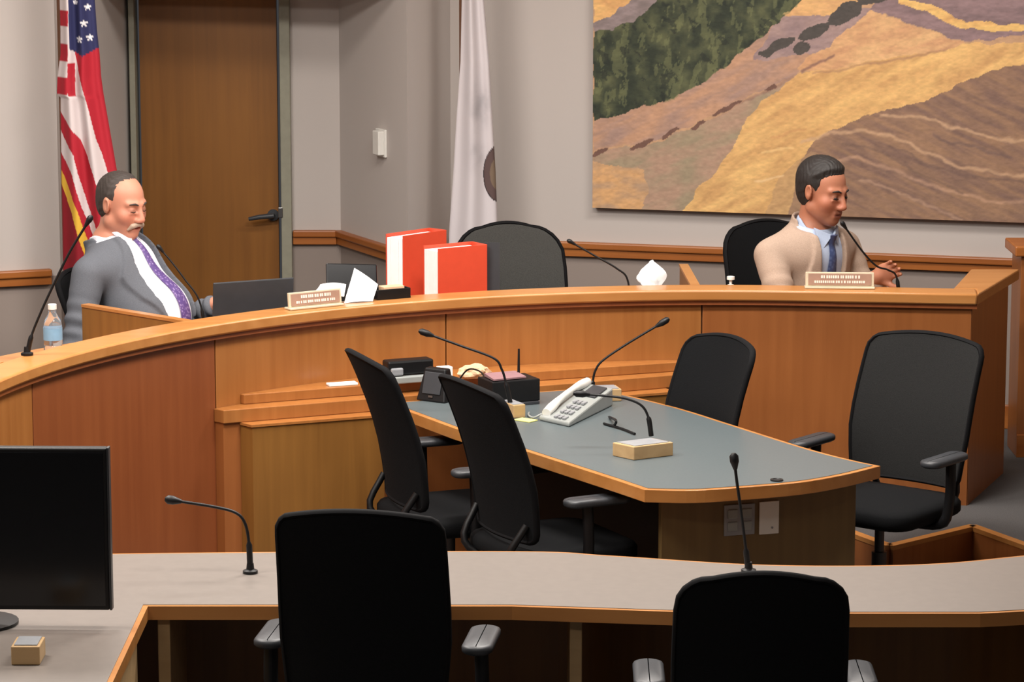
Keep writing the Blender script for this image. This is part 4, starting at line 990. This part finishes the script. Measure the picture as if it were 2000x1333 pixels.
# ------------------------------------------------------------------ people: signed-distance bodies meshed as continuous surfaces
class Vol:
    def __init__(s, lo, hi, h):
        s.lo = np.array(lo, np.float32); s.h = h
        s.n = np.ceil((np.array(hi) - s.lo) / h).astype(int) + 1
        s.F = np.full(s.n, 9.0, np.float32)
    def sub(s, lo, hi):
        a = np.clip(np.floor((np.array(lo) - s.lo) / s.h).astype(int), 0, s.n - 1); b = np.clip(np.ceil((np.array(hi) - s.lo) / s.h).astype(int) + 1, 1, s.n)
        ax = [s.lo[i] + s.h * np.arange(a[i], b[i], dtype=np.float32) for i in range(3)]
        g = np.stack(np.meshgrid(*ax, indexing='ij'), -1)
        return tuple(slice(a[i], b[i]) for i in range(3)), g
    def op(s, fn, lo, hi, k=0.0, cut=False):
        lo, hi = np.array(lo) - k - 0.02, np.array(hi) + k + 0.02
        sl, g = s.sub(lo, hi)
        if g.size == 0: return s
        d = fn(g).astype(np.float32); f = s.F[sl]
        if cut:
            d = -d
            r = np.maximum(f, d)
            if k > 0: hh = np.clip(k - np.abs(f - d), 0, None) / k; r = r + hh * hh * k * 0.25
        else:
            r = np.minimum(f, d)
            if k > 0: hh = np.clip(k - np.abs(f - d), 0, None) / k; r = r - hh * hh * k * 0.25
        s.F[sl] = r
        return s
    def cone(s, a, b, ra, rb, k=0.01, cut=False):
        a, b = np.array(a, float), np.array(b, float); r = max(ra, rb)
        return s.op(lambda P: d_cone(P, a, b, ra, rb), np.minimum(a, b) - r, np.maximum(a, b) + r, k, cut)
    def ell(s, c, r, k=0.01, R=None, cut=False):
        c, r = np.array(c, float), np.array(r, float); m = r.max()
        return s.op(lambda P: d_ell(P, c, r, R), c - m, c + m, k, cut)
    def mesh(s):
        F = s.F; n = F.shape; ins = F < 0
        a = np.zeros(tuple(x - 1 for x in n), np.uint8)
        cs = [(i, j, k) for i in (0, 1) for j in (0, 1) for k in (0, 1)]
        for i, j, k in cs: a += ins[i:n[0] - 1 + i, j:n[1] - 1 + j, k:n[2] - 1 + k]
        act = (a > 0) & (a < 8); ijk = np.argwhere(act)
        vals = np.stack([F[ijk[:, 0] + i, ijk[:, 1] + j, ijk[:, 2] + k] for i, j, k in cs], 1)
        acc = np.zeros((len(ijk), 3)); cnt = np.zeros(len(ijk)); ca = np.array(cs, float)
        for p in range(8):
            for q in range(p + 1, 8):
                if np.abs(ca[p] - ca[q]).sum() != 1: continue
                va, vb = vals[:, p], vals[:, q]; m = (va < 0) != (vb < 0)
                t = np.where(m, va / np.where(m, va - vb, 1), 0)
                acc += np.where(m[:, None], ca[p] + (ca[q] - ca[p]) * t[:, None], 0); cnt += m
        V_ = s.lo + s.h * (ijk + acc / cnt[:, None])
        idx = np.full(act.shape, -1, np.int32); idx[tuple(ijk.T)] = np.arange(len(ijk))
        quads = []
        for ax in range(3):
            o1, o2 = [(1, 2), (2, 0), (0, 1)][ax]
            sl0 = [slice(None)] * 3; sl1 = [slice(None)] * 3; sl0[ax] = slice(0, -1); sl1[ax] = slice(1, None)
            A_, B_ = ins[tuple(sl0)], ins[tuple(sl1)]
            e = np.argwhere(A_ != B_); e = e[(e[:, o1] > 0) & (e[:, o2] > 0) & (e[:, o1] < n[o1] - 1) & (e[:, o2] < n[o2] - 1)]
            fl = A_[tuple(e.T)]
            def gi(d1, d2):
                q = e.copy(); q[:, o1] -= d1; q[:, o2] -= d2; return idx[tuple(q.T)]
            Q = np.stack([gi(1, 1), gi(0, 1), gi(0, 0), gi(1, 0)], 1); Q[~fl] = Q[~fl][:, ::-1]; quads.append(Q)
        return V_, np.concatenate(quads)
def d_cone(P, a, b, ra, rb):
    ab = b - a; t = np.clip(((P - a) @ ab) / max(1e-9, ab @ ab), 0, 1)
    return np.linalg.norm(P - a - t[..., None] * ab, axis=-1) - (ra + (rb - ra) * t)
def d_ell(P, c, r, R=None):
    q = P - c
    if R is not None: q = q @ R
    k0 = np.linalg.norm(q / r, axis=-1); k1 = np.linalg.norm(q / (r * r), axis=-1)
    return k0 * (k0 - 1) / np.maximum(k1, 1e-6)
def smin(a, b, k):
    h = np.clip(k - np.abs(a - b), 0, None) / k; return np.minimum(a, b) - h * h * k * 0.25
def rotx(a): c, s = math.cos(a), math.sin(a); return np.array([[1, 0, 0], [0, c, -s], [0, s, c]])
def rotz(a): c, s = math.cos(a), math.sin(a); return np.array([[c, -s, 0], [s, c, 0], [0, 0, 1]])
def roty(a): c, s = math.cos(a), math.sin(a); return np.array([[c, 0, s], [0, 1, 0], [-s, 0, c]])
def mesh_obj(name, vol, mat, parent=None, smooth_it=0):
    v, f = vol.mesh() if isinstance(vol, Vol) else vol
    me = bpy.data.meshes.new(name); me.from_pydata(v.tolist(), [], f.tolist()); me.update()
    me.polygons.foreach_set('use_smooth', [True] * len(me.polygons)); me.materials.append(mat)
    o = bpy.data.objects.new(name, me); COL.objects.link(o)
    if parent is not None: o.parent = parent
    if smooth_it:
        m = o.modifiers.new('smooth', 'SMOOTH'); m.factor = 0.5; m.iterations = smooth_it
    return o
def skin_mat():
    m = vcol('skin', 0.5); b = m.node_tree.nodes['Principled BSDF']; b.inputs['Subsurface Weight'].default_value = 0.12
    b.inputs['Subsurface Radius'].default_value = (0.01, 0.004, 0.002); b.inputs['Specular IOR Level'].default_value = 0.4
    return m
SKIN = skin_mat()
def fabric_mat(name, c, stripes=None, scale=260, var=0.10):
    return plain(name, c, 0.85, 0, var, scale, 0.25, 0.2)
def tie_mat(name, c, c2, sc):
    m, nt, b = new_mat(name); v = nt.nodes.new('ShaderNodeTexVoronoi'); v.inputs['Scale'].default_value = sc
    tc = nt.nodes.new('ShaderNodeTexCoord'); nt.links.new(tc.outputs['Object'], v.inputs['Vector'])
    r = nt.nodes.new('ShaderNodeValToRGB'); r.color_ramp.elements[0].color = srgb(*c2); r.color_ramp.elements[1].color = srgb(*c); r.color_ramp.elements[0].position = 0.15; r.color_ramp.elements[1].position = 0.5
    nt.links.new(v.outputs['Distance'], r.inputs['Fac']); nt.links.new(r.outputs['Color'], b.inputs['Base Color']); b.inputs['Roughness'].default_value = 0.5
    return m

def head_prims(vol, H, R, sc, jowl=0.0):
    """H: eye-level centre, R: columns = right, forward, up of the head"""
    T = lambda x, y, z: H + R @ (np.array((x, y, z)) * sc)
    E_l = lambda c, r, k=0.012, cut=False, Rl=None: vol.ell(T(*c), np.array(r) * sc, k, R if Rl is None else R @ Rl, cut)
    Cn = lambda a, b, ra, rb, k=0.01, cut=False: vol.cone(T(*a), T(*b), ra * sc, rb * sc, k, cut)
    E_l((0, -0.018, 0.032), (0.077, 0.098, 0.084), 0.02)
    E_l((0, 0.026, -0.035), (0.064, 0.064, 0.082), 0.03)
    Cn((-0.05, -0.005, -0.065), (0, 0.055, -0.098), 0.021 + jowl, 0.021, 0.025); Cn((0.05, -0.005, -0.065), (0, 0.055, -0.098), 0.021 + jowl, 0.021, 0.025)
    E_l((0, 0.066, -0.100), (0.022, 0.018, 0.017), 0.02)
    for s in (-1, 1):
        E_l((s * 0.040, 0.052, -0.032), (0.026, 0.026, 0.026), 0.02)
        Cn((s * 0.014, 0.082, 0.020), (s * 0.045, 0.066, 0.020), 0.010, 0.009, 0.014)
        vol.ell(T(s * 0.031, 0.096, -0.002), np.array((0.019, 0.016, 0.014)) * sc, 0.012, R, True)
        E_l((s * 0.031, 0.073, -0.003), (0.0145, 0.0135, 0.0125), 0.004)
        Cn((s * 0.018, 0.088, -0.014), (s * 0.044, 0.080, -0.014), 0.0035, 0.003, 0.008)
        E_l((s * 0.0125, 0.096, -0.042), (0.009, 0.011, 0.009), 0.008)
        # ears
        vol.ell(T(s * 0.079, -0.014, -0.004), np.array((0.010, 0.021, 0.033)) * sc, 0.008, R @ roty(s * 0.15) @ rotz(s * -0.35))
        vol.ell(T(s * 0.089, -0.008, 0.000), np.array((0.006, 0.011, 0.018)) * sc, 0.006, R @ rotz(s * -0.35), True)
    Cn((0, 0.084, 0.012), (0, 0.106, -0.036), 0.008, 0.0125, 0.012)
    Cn((-0.018, 0.083, -0.066), (0.018, 0.083, -0.066), 0.007, 0.007, 0.010); Cn((0, 0.087, -0.066), (0, 0.086, -0.066), 0.008, 0.008, 0.008)
    Cn((-0.016, 0.082, -0.080), (0.016, 0.082, -0.080), 0.0075, 0.0075, 0.010)
    vol.op(lambda P: d_ell(P, T(0, 0.094, -0.073), np.array((0.022, 0.012, 0.0028)) * sc, R), T(0, 0.094, -0.073) - 0.03, T(0, 0.094, -0.073) + 0.03, 0.003, True)
    return T

def hand(vol, w, d, nrm, side, curl, spread=0.10, thumb=0.8):
    """w wrist, d pointing to the knuckles, nrm out of the back of the hand, side +1 when the thumb lies along nrm x d"""
    w = np.array(w, float); d = np.array(d, float); d /= np.linalg.norm(d); nrm = np.array(nrm, float); nrm -= d * (nrm @ d); nrm /= np.linalg.norm(nrm)
    x = np.cross(nrm, d) * side
    Rm = np.stack([x, d, nrm], 1)
    vol.ell(w + d * 0.052, (0.042, 0.055, 0.017), 0.012, Rm); vol.cone(w - d * 0.03, w + d * 0.02, 0.026, 0.027, 0.02)
    for i, (ox, ln) in enumerate(((0.030, 0.072), (0.010, 0.080), (-0.011, 0.074), (-0.030, 0.058))):
        p = w + d * (0.092 - abs(i - 1.2) * 0.005) + x * ox; ang_ = curl * 0.5; fd = d + x * ox * spread * 10
        fd /= np.linalg.norm(fd)
        r = 0.0095 - 0.0005 * i
        for sgm, fr in enumerate((0.45, 0.32, 0.23)):
            dr = fd * math.cos(ang_) - nrm * math.sin(ang_)
            q = p + dr * ln * fr; vol.cone(p, q, r, r - 0.0008, 0.004); p = q; r -= 0.0008; ang_ += curl * (0.6 if sgm == 0 else 0.5)
    p = w + d * 0.028 + x * 0.034; td = d * 0.72 + x * 0.62 - nrm * 0.3 * thumb; td /= np.linalg.norm(td)
    q = p + td * 0.042; vol.cone(p, q, 0.0135, 0.011, 0.012); q2 = q + (td * 0.7 + d * 0.5 - nrm * 0.2) / 1.0 * 0.030; vol.cone(q, q2, 0.011, 0.009, 0.004)

def person(label, head_w, fwd, cfg):
    """head_w: world position of the eye-level centre of the head"""
    fwd = np.array((fwd[0], fwd[1], 0.0)); fwd /= np.linalg.norm(fwd); rt = np.array((fwd[1], -fwd[0], 0.0)); up = np.array((0, 0, 1.0))
    RW = np.stack([rt, fwd, up], 1)
    lean = cfg['lean']; RT = rotx(lean)               # >0 leans back
    sp = lambda h, y=0.0, x=0.0: RT @ np.array((x, y, h))
    neck = sp(0.515, -0.02); Hd = sp(0.515, -0.02) + np.array(cfg['head_off'])
    hips_w = np.array(head_w) - RW @ Hd
    loc = lambda wp: RW.T @ (np.array(wp) - hips_w)
    zfl = PLAT - hips_w[2]                             # floor in the person's frame
    HR = rotz(cfg['head_yaw']) @ rotx(-cfg['head_pitch']) @ roty(cfg.get('head_roll', 0)); sc = cfg['head_scale']
    bl_ = cfg['belly']; sw_ = cfg['shoulder']
    # ---- torso distance in its own frame
    def torso(P, off=0.0):
        Q = P @ RT
        d = d_ell(Q, np.array((0, 0.0, 0.02)), np.array((0.175, 0.135, 0.13)))
        d = smin(d, d_ell(Q, np.array((0, 0.03 + bl_ * 0.4, 0.18)), np.array((0.165 + bl_ * 0.3, 0.125 + bl_, 0.17))), 0.08)
        d = smin(d, d_ell(Q, np.array((0, 0.01, 0.38)), np.array((0.172, 0.122, 0.16))), 0.08)
        d = smin(d, d_cone(Q, np.array((-sw_ + 0.03, -0.015, 0.418)), np.array((sw_ - 0.03, -0.015, 0.418)), 0.054, 0.054), 0.07)
        d = smin(d, d_cone(Q, np.array((0, -0.02, 0.44)), np.array((0, -0.02, 0.53)), 0.09, 0.058), 0.05)
        return d - off
    sh = {s: sp(0.412, -0.015, s * sw_) for s in (-1, 1)}
    el = {s: loc(cfg['elbow'][s]) for s in (-1, 1)}; wr = {s: loc(cfg['wrist'][s]) for s in (-1, 1)}
    # keep natural arm lengths
    for s in (-1, 1):
        el[s] = sh[s] + (el[s] - sh[s]) / np.linalg.norm(el[s] - sh[s]) * 0.295
        dv = wr[s] - el[s]; wr[s] = el[s] + dv / np.linalg.norm(dv) * min(0.265, max(0.22, np.linalg.norm(dv)))
    kn = {s: np.array((s * 0.13, 0.40, 0.0)) for s in (-1, 1)}; an = {s: np.array((s * 0.13, 0.36, zfl + 0.09)) for s in (-1, 1)}
    lo = np.minimum.reduce([wr[1], wr[-1], el[1], el[-1], np.array((-0.26, -0.25, zfl))]) - 0.16
    hi = np.maximum.reduce([wr[1], wr[-1], el[1], el[-1], np.array((0.26, 0.62, Hd[2] + 0.10))]) + 0.16
    lo[2] = zfl - 0.02
    v = Vol(lo, hi, 0.0048)
    v.op(lambda P: torso(P), (-0.27, -0.36, -0.16), (0.27, 0.30, 0.62), 0)
    v.cone(neck - RT @ np.array((0, 0, 0.04)), Hd + HR @ (np.array((0, -0.035, -0.05)) * sc), 0.060, 0.054, 0.02)
    T = head_prims(v, Hd, HR, sc, cfg.get('jowl', 0))
    for s in (-1, 1):
        v.cone(sh[s], el[s], 0.050, 0.041, 0.03); v.cone(el[s], wr[s], 0.040, 0.028, 0.015)
        hd_, hn, cu = cfg['hand'][s]
        hand(v, wr[s], RW.T @ np.array(hd_, float), RW.T @ np.array(hn, float), cfg.get('thumb', {-1: 1, 1: -1})[s], cu)
        v.cone((s * 0.09, 0.03, 0.0), kn[s], 0.085, 0.062, 0.04); v.cone(kn[s], an[s], 0.058, 0.042, 0.02); v.cone(an[s], an[s] + np.array((0, 0.14, -0.045)), 0.042, 0.035, 0.02)
    Vv, Ff = v.mesh()
    o = mesh_obj('person', (Vv, Ff), SKIN, None, 2)
    o.location = hips_w; o.rotation_euler = (0, 0, math.atan2(-fwd[0], fwd[1]))
    tag(o, label, 'person')
    # skin tones in head space
    L = ((Vv - Hd) @ HR) / sc
    base = np.array(cfg['skin'], float); c = np.tile(base, (len(Vv), 1))
    def blend(c_, col, k): return c_ * (1 - k[:, None]) + np.array(col, float) * k[:, None]
    g = lambda cx, cy, cz, rx, ry, rz_: np.exp(-(((L[:, 0] - cx) / rx) ** 2 + ((L[:, 1] - cy) / ry) ** 2 + ((L[:, 2] - cz) / rz_) ** 2))
    for s in (-1, 1): c = blend(c, cfg['flush'], 0.4 * g(s * 0.042, 0.065, -0.035, 0.03, 0.04, 0.03))
    c = blend(c, cfg['flush'], 0.45 * g(0, 0.105, -0.035, 0.015, 0.02, 0.02))
    c = blend(c, cfg['lip'], np.clip(1.3 * g(0, 0.09, -0.073, 0.020, 0.014, 0.010), 0, 1))
    for s in (-1, 1): c = blend(c, base * 0.62, 0.5 * g(s * 0.031, 0.085, -0.004, 0.018, 0.02, 0.008))
    if cfg.get('stubble'): c = blend(c, cfg['stubble'], 0.45 * np.clip(g(0, 0.06, -0.095, 0.055, 0.06, 0.03) + g(0, 0.09, -0.058, 0.03, 0.02, 0.01), 0, 1))
    set_vcol(o, c)
    # ---- hair
    hv = Vol(Hd - 0.17, Hd + 0.17, 0.0035)
    hz_, hy_ = zip(*cfg['hairline'])
    th = cfg['hair_th']
    def hairf(P):
        Q = ((P - Hd) @ HR) / sc
        lim = np.interp(Q[..., 2], hz_, hy_) + 0.010 * (1 - np.clip(np.abs(Q[..., 0]) / 0.05, 0, 1)) * cfg.get('peak', 0)
        d = d_ell(Q, np.array((0, -0.020, 0.032)), np.array((0.077, 0.098, 0.084))) - th * (0.75 + 0.5 * np.clip(Q[..., 2] * 8, 0, 1)) * np.clip((lim - Q[..., 1]) / 0.035, 0.2, 1)
        d = smin(d, d_ell(Q, np.array((0, -0.045, -0.02)), np.array((0.064, 0.058, 0.062))) - th * 0.5, 0.03)
        d = np.maximum(d, Q[..., 1] - lim)
        d = np.maximum(d, -0.075 - Q[..., 2])
        earhole = d_ell(Q, np.array((0.082, -0.010, -0.012)), np.array((0.03, 0.024, 0.036))); earhole2 = d_ell(Q, np.array((-0.082, -0.010, -0.012)), np.array((0.03, 0.024, 0.036)))
        d = np.maximum(d, -np.minimum(earhole, earhole2))
        d = d + 0.0016 * np.sin(Q[..., 0] * 420 + 6 * np.sin(Q[..., 1] * 60)) * np.sin(Q[..., 2] * 90 + Q[..., 1] * 140)
        return d * sc
    hv.op(hairf, Hd - 0.17, Hd + 0.17)
    mesh_obj('hair', hv, cfg['hair_mat'], o, 2)
    # eyebrows, eyes, moustache
    for s in (-1, 1):
        MB().tube([T(s * 0.014, 0.090, 0.019), T(s * 0.030, 0.0885, 0.025), T(s * 0.048, 0.075, 0.020)], [0.0032 * sc, 0.004 * sc, 0.002 * sc], 8).build('eyebrow', cfg['brow_mat'], o, smooth=60)
        if cfg['eyes'] == 'open':
            ev = Vol(T(s * 0.031, 0.074, -0.003) - 0.02, T(s * 0.031, 0.074, -0.003) + 0.02, 0.002)
            ev.ell(T(s * 0.031, 0.0755, -0.004), np.array((0.012, 0.0125, 0.006)) * sc, 0, HR); e_ = mesh_obj('eye', ev, M['dgrey'], o)
        MB().tube([T(s * 0.019, 0.0865, -0.0065), T(s * 0.031, 0.0885, -0.0085), T(s * 0.043, 0.082, -0.0065)], [0.0011, 0.0016, 0.0011], 6).build('eyelash_line', cfg['lash_mat'], o, smooth=60)
    if cfg.get('moustache'):
        mv = Vol(T(0, 0.09, -0.06) - 0.06, T(0, 0.09, -0.06) + 0.06, 0.0025)
        for s in (-1, 1):
            mv.cone(T(s * 0.004, 0.095, -0.056), T(s * 0.026, 0.086, -0.064), 0.010 * sc, 0.009 * sc, 0.006); mv.cone(T(s * 0.026, 0.086, -0.064), T(s * 0.037, 0.075, -0.080), 0.009 * sc, 0.0045 * sc, 0.006)
        mesh_obj('moustache', mv, cfg['moustache'], o, 1)
    # ---- shirt
    sv = Vol((-0.26, -0.34, -0.12), (0.26, 0.36, 0.66), 0.006)
    sv.op(lambda P: np.maximum(torso(P, 0.007), (P @ RT)[..., 2] - 0.535), (-0.25, -0.33, -0.11), (0.25, 0.34, 0.64))
    nk0, nk1 = sp(0.50, -0.02), neck + (Hd - neck) * 0.35
    def collar(P):
        Q = P @ RT
        d = d_cone(P, sp(0.49, -0.012), sp(0.585, -0.012) + (Hd - neck) * np.array((0, 0.28, 0)), 0.084, 0.078)
        d = np.maximum(d, -d_cone(P, sp(0.49, -0.012), sp(0.70, -0.012) + (Hd - neck) * np.array((0, 0.5, 0)), 0.073, 0.066))
        slope = 0.558 - 0.55 * np.clip(Q[..., 1] + 0.02, 0, 1)
        d = np.maximum(d, Q[..., 2] - slope); d = np.maximum(d, 0.455 - Q[..., 2])
        gap = np.maximum(np.abs(Q[..., 0]) - 0.25 * np.clip(0.545 - Q[..., 2], 0, 1), -(Q[..., 1]))
        return np.maximum(d, -gap)
    shirt = mesh_obj('shirt', sv, cfg['shirt_mat'], o, 2)
    cv = Vol((-0.16, -0.36, 0.36), (0.16, 0.32, 0.70), 0.004)
    cv.op(collar, (-0.15, -0.34, 0.37), (0.15, 0.30, 0.68)); mesh_obj('collar', cv, cfg['shirt_mat'], shirt, 1)
    # ---- tie on the shirt front
    ys = np.linspace(0, 0.45, 300)
    def front(x, z):
        P = np.stack([np.full(300, x), ys, np.full(300, z)], -1) @ RT.T
        d = torso(P, 0.009); ins_ = np.where(d < 0)[0]
        return ys[ins_[-1]] if len(ins_) else 0.0
    rg = []
    for i in range(26):
        f_ = i / 25; z_ = 0.532 - f_ * (cfg['tie_len'] + 0.05); hw = interp(f_, [0, 0.04, 0.09, 0.5, 1.0], [0.021, 0.017, 0.016, 0.034, 0.043])
        yy = max(front(0, z_), interp(z_, [0.40, 0.45, 0.54], [0.0, 0.104, 0.098]))
        bulge = 0.012 if f_ < 0.08 else 0.0
        xo = cfg.get('tie_shift', 0) * f_
        rg.append([Vector(RT @ np.array((xo + x_ * hw, yy + y_ + bulge, z_))) for x_, y_ in ((-1, 0.001), (-0.5, 0.006), (0, 0.008), (0.5, 0.006), (1, 0.001), (0.5, -0.002), (-0.5, -0.002))])
    MB().loft([r[::-1] for r in rg]).build('tie', cfg['tie_mat'], o, smooth=60)
    for s in (-1, 1):
        tri = [(s * 0.006, 0.110, 0.530), (s * 0.066, 0.062, 0.548), (s * 0.052, 0.112, 0.462)]
        a3 = [Vector(RT @ np.array(q)) for q in tri]; b3 = [Vector(RT @ (np.array(q) + np.array((0, -0.012, 0)))) for q in tri]
        if s < 0: a3, b3 = a3[::-1], b3[::-1]
        MB().add(a3 + b3, [(2, 1, 0), (3, 4, 5), (0, 1, 4, 3), (1, 2, 5, 4), (2, 0, 3, 5)]).build('collar_wing', cfg['shirt_mat'], shirt, bevel=0.002)
    # ---- jacket
    wz, ww = zip(*cfg['opening'])
    lo2 = np.minimum.reduce([el[1], el[-1], wr[1], wr[-1], np.array((-0.27, -0.38, -0.14))]) - 0.09
    hi2 = np.maximum.reduce([el[1], el[-1], wr[1], wr[-1], np.array((0.27, 0.36, 0.60))]) + 0.09
    jv = Vol(lo2, hi2, 0.0058)
    off = 0.017
    wf = lambda Q: np.interp(Q[..., 2], wz, ww)
    def body_j(P):
        Q = P @ RT; wr_ = 0.004 * np.sin(Q[..., 2] * 48 + Q[..., 0] * 22) * np.clip(1 - Q[..., 2] * 1.5, 0, 1)
        d = torso(P, off) + wr_ * 0.7
        lap = np.maximum(torso(P, off + 0.011), np.abs(Q[..., 0]) - (wf(Q) + np.interp(Q[..., 2], [0.10, 0.36, 0.40, 0.52], [0.0, 0.060, 0.048, 0.02])))
        lap = np.maximum(lap, -Q[..., 1])
        d = smin(d, lap, 0.004)
        return np.maximum(d, Q[..., 2] - 0.525)
    jv.op(body_j, (-0.29, -0.36, -0.15), (0.29, 0.36, 0.60))
    for s in (-1, 1):
        nrm_ = np.cross(el[s] - sh[s], wr[s] - el[s]); 
        def slv(P, a=sh[s], b=el[s], ra=0.068, rb=0.057, ph=0.0):
            ab = b - a; t = ((P - a) @ ab) / (ab @ ab)
            return d_cone(P, a, b, ra, rb) + 0.005 * np.sin(t * 30 + ph + 14 * P[..., 0]) * np.clip(t * 2.2 - 0.5, 0, 1)
        jv.op(slv, np.minimum(sh[s], el[s]) - 0.08, np.maximum(sh[s], el[s]) + 0.08, 0.012)
        cuff = el[s] + (wr[s] - el[s]) * 0.90
        jv.op(lambda P: slv(P, el[s], cuff, 0.056, 0.043, 1.3), np.minimum(el[s], cuff) - 0.07, np.maximum(el[s], cuff) + 0.07, 0.015)
    def collar_j(P):
        Q = P @ RT
        d = d_cone(P, sp(0.46, -0.018), sp(0.56, -0.03), 0.098, 0.084); d = np.maximum(d, -d_cone(P, sp(0.40, -0.014), sp(0.62, -0.02), 0.088, 0.077))
        d = np.maximum(d, Q[..., 2] - (0.552 - 0.9 * np.clip(Q[..., 1] + 0.03, 0, 1))); return np.maximum(d, 0.45 - Q[..., 2])
    jv.op(collar_j, (-0.16, -0.30, 0.36), (0.16, 0.24, 0.64), 0.008)
    def wedge(P):
        Q = P @ RT
        return np.maximum(np.abs(Q[..., 0] - cfg.get('open_shift', 0)) - wf(Q), -(Q[..., 1] + 0.03))
    jv.op(wedge, (-0.20, -0.25, -0.16), (0.20, 0.40, 0.64), 0.004, True)
    mesh_obj('jacket', jv, cfg['jacket_mat'], o, 2)
    # ---- trousers and shoes (under the desk)
    tv = Vol((-0.30, -0.26, zfl), (0.30, 0.66, 0.16), 0.011)
    tv.ell((0, 0.0, 0.0), (0.19, 0.15, 0.12), 0.03)
    for s in (-1, 1):
        tv.cone((s * 0.09, 0.03, 0.0), kn[s], 0.098, 0.076, 0.04); tv.cone(kn[s], an[s] + np.array((0, 0, 0.03)), 0.072, 0.06, 0.02)
    mesh_obj('trousers', tv, cfg['trouser_mat'], o, 1)
    for s in (-1, 1):
        xv = Vol(an[s] + np.array((-0.08, -0.10, -0.092)), an[s] + np.array((0.08, 0.27, 0.06)), 0.008)
        xv.cone(an[s] + np.array((0, -0.02, -0.035)), an[s] + np.array((0, 0.17, -0.05)), 0.05, 0.037, 0.02)
        xv.op(lambda P, a=an[s]: (a[2] - 0.088) - P[..., 2] * 1.0 + 0 * P[..., 0], (-9, -9, -9), (9, 9, 9), 0, False) if False else None
        mesh_obj('shoe', xv, M['blackg'], o, 1)
    return o
HAIR_D = plain('dark_hair', (30, 24, 22), 0.6, 0, 0.4, 500, 0.6)
HAIR_G = plain('greying_hair', (58, 50, 46), 0.65, 0, 0.45, 500, 0.6)
GREYM = plain('grey_moustache', (172, 150, 132), 0.7, 0, 0.25, 700, 0.5)

hw1 = at_y(240, 398, 12.32)
EL1 = {1: (-1.73, 12.06, 0.90), -1: (-1.44, 12.53, 0.92)}
person('person in grey suit, white shirt and purple tie seated at dais, eyes lowered', hw1, (0.93, -0.37), dict(
    lean=0.34, head_off=(0, 0.075, 0.165), head_yaw=-0.24, head_pitch=0.20, head_scale=1.05, belly=0.045, shoulder=0.228, jowl=0.006,
    elbow=EL1, wrist={1: (-1.42, 12.02, 0.985), -1: (-1.20, 12.40, 0.985)},
    hand={1: ((0.9, -0.3, -0.05), (0.1, 0.1, 1.0), 0.5), -1: ((0.8, -0.6, -0.05), (0.1, 0.1, 1.0), 0.5)},
    skin=(198, 136, 112), flush=(198, 112, 92), lip=(176, 104, 92), hair_mat=HAIR_G, brow_mat=HAIR_G, lash_mat=HAIR_D, hair_th=0.005, eyes='closed',
    hairline=[(-0.08, -0.03), (-0.03, -0.012), (0.0, 0.014), (0.04, 0.016), (0.07, 0.010), (0.095, 0.012), (0.118, 0.045), (0.13, 0.05)], moustache=GREYM,
    shirt_mat=fabric_mat('white_shirt', (232, 230, 238), var=0.03), tie_mat=tie_mat('purple_tie', (86, 64, 124), (150, 128, 176), 90), tie_len=0.42,
    jacket_mat=fabric_mat('grey_suit', (94, 97, 104)), trouser_mat=fabric_mat('grey_trousers', (80, 82, 88)),
    opening=[(-0.2, 0.10), (0.05, 0.105), (0.25, 0.122), (0.40, 0.105), (0.50, 0.078), (0.60, 0.06)]))
hw2 = at_y(1610, 372, 12.55)
person('person in beige jacket and blue tie seated at dais, hands raised', hw2, (0.62, -0.78), dict(
    lean=-0.27, head_off=(0, 0.07, 0.160), head_yaw=0.13, head_pitch=0.22, head_roll=0.0, head_scale=1.07, belly=0.015, shoulder=0.212,
    elbow={1: (1.11, 12.36, 0.96), -1: (1.46, 12.72, 1.0)}, wrist={1: (1.40, 12.33, 1.07), -1: (1.50, 12.43, 1.14)},
    hand={1: ((0.95, -0.2, 0.06), (0.0, -0.1, 1.0), 0.5), -1: ((0.45, -0.5, 0.35), (0.75, 0.3, 0.4), 0.55)},
    skin=(174, 114, 88), flush=(178, 98, 76), lip=(150, 84, 74), stubble=(120, 84, 70), hair_mat=HAIR_D, brow_mat=HAIR_D, lash_mat=HAIR_D, hair_th=0.013, eyes='open',
    hairline=[(-0.08, -0.03), (-0.03, 0.0), (-0.018, 0.020), (0.03, 0.026), (0.055, 0.024), (0.08, 0.050), (0.10, 0.075), (0.13, 0.09)], peak=1.2,
    shirt_mat=fabric_mat('blue_shirt', (176, 190, 214), var=0.05), tie_mat=tie_mat('blue_tie', (58, 72, 112), (84, 100, 140), 60), tie_len=0.44,
    jacket_mat=fabric_mat('beige_jacket', (166, 144, 128)), trouser_mat=fabric_mat('tan_trousers', (120, 104, 90)),
    opening=[(-0.2, 0.06), (0.05, 0.045), (0.25, 0.055), (0.40, 0.066), (0.52, 0.066), (0.60, 0.06)]))
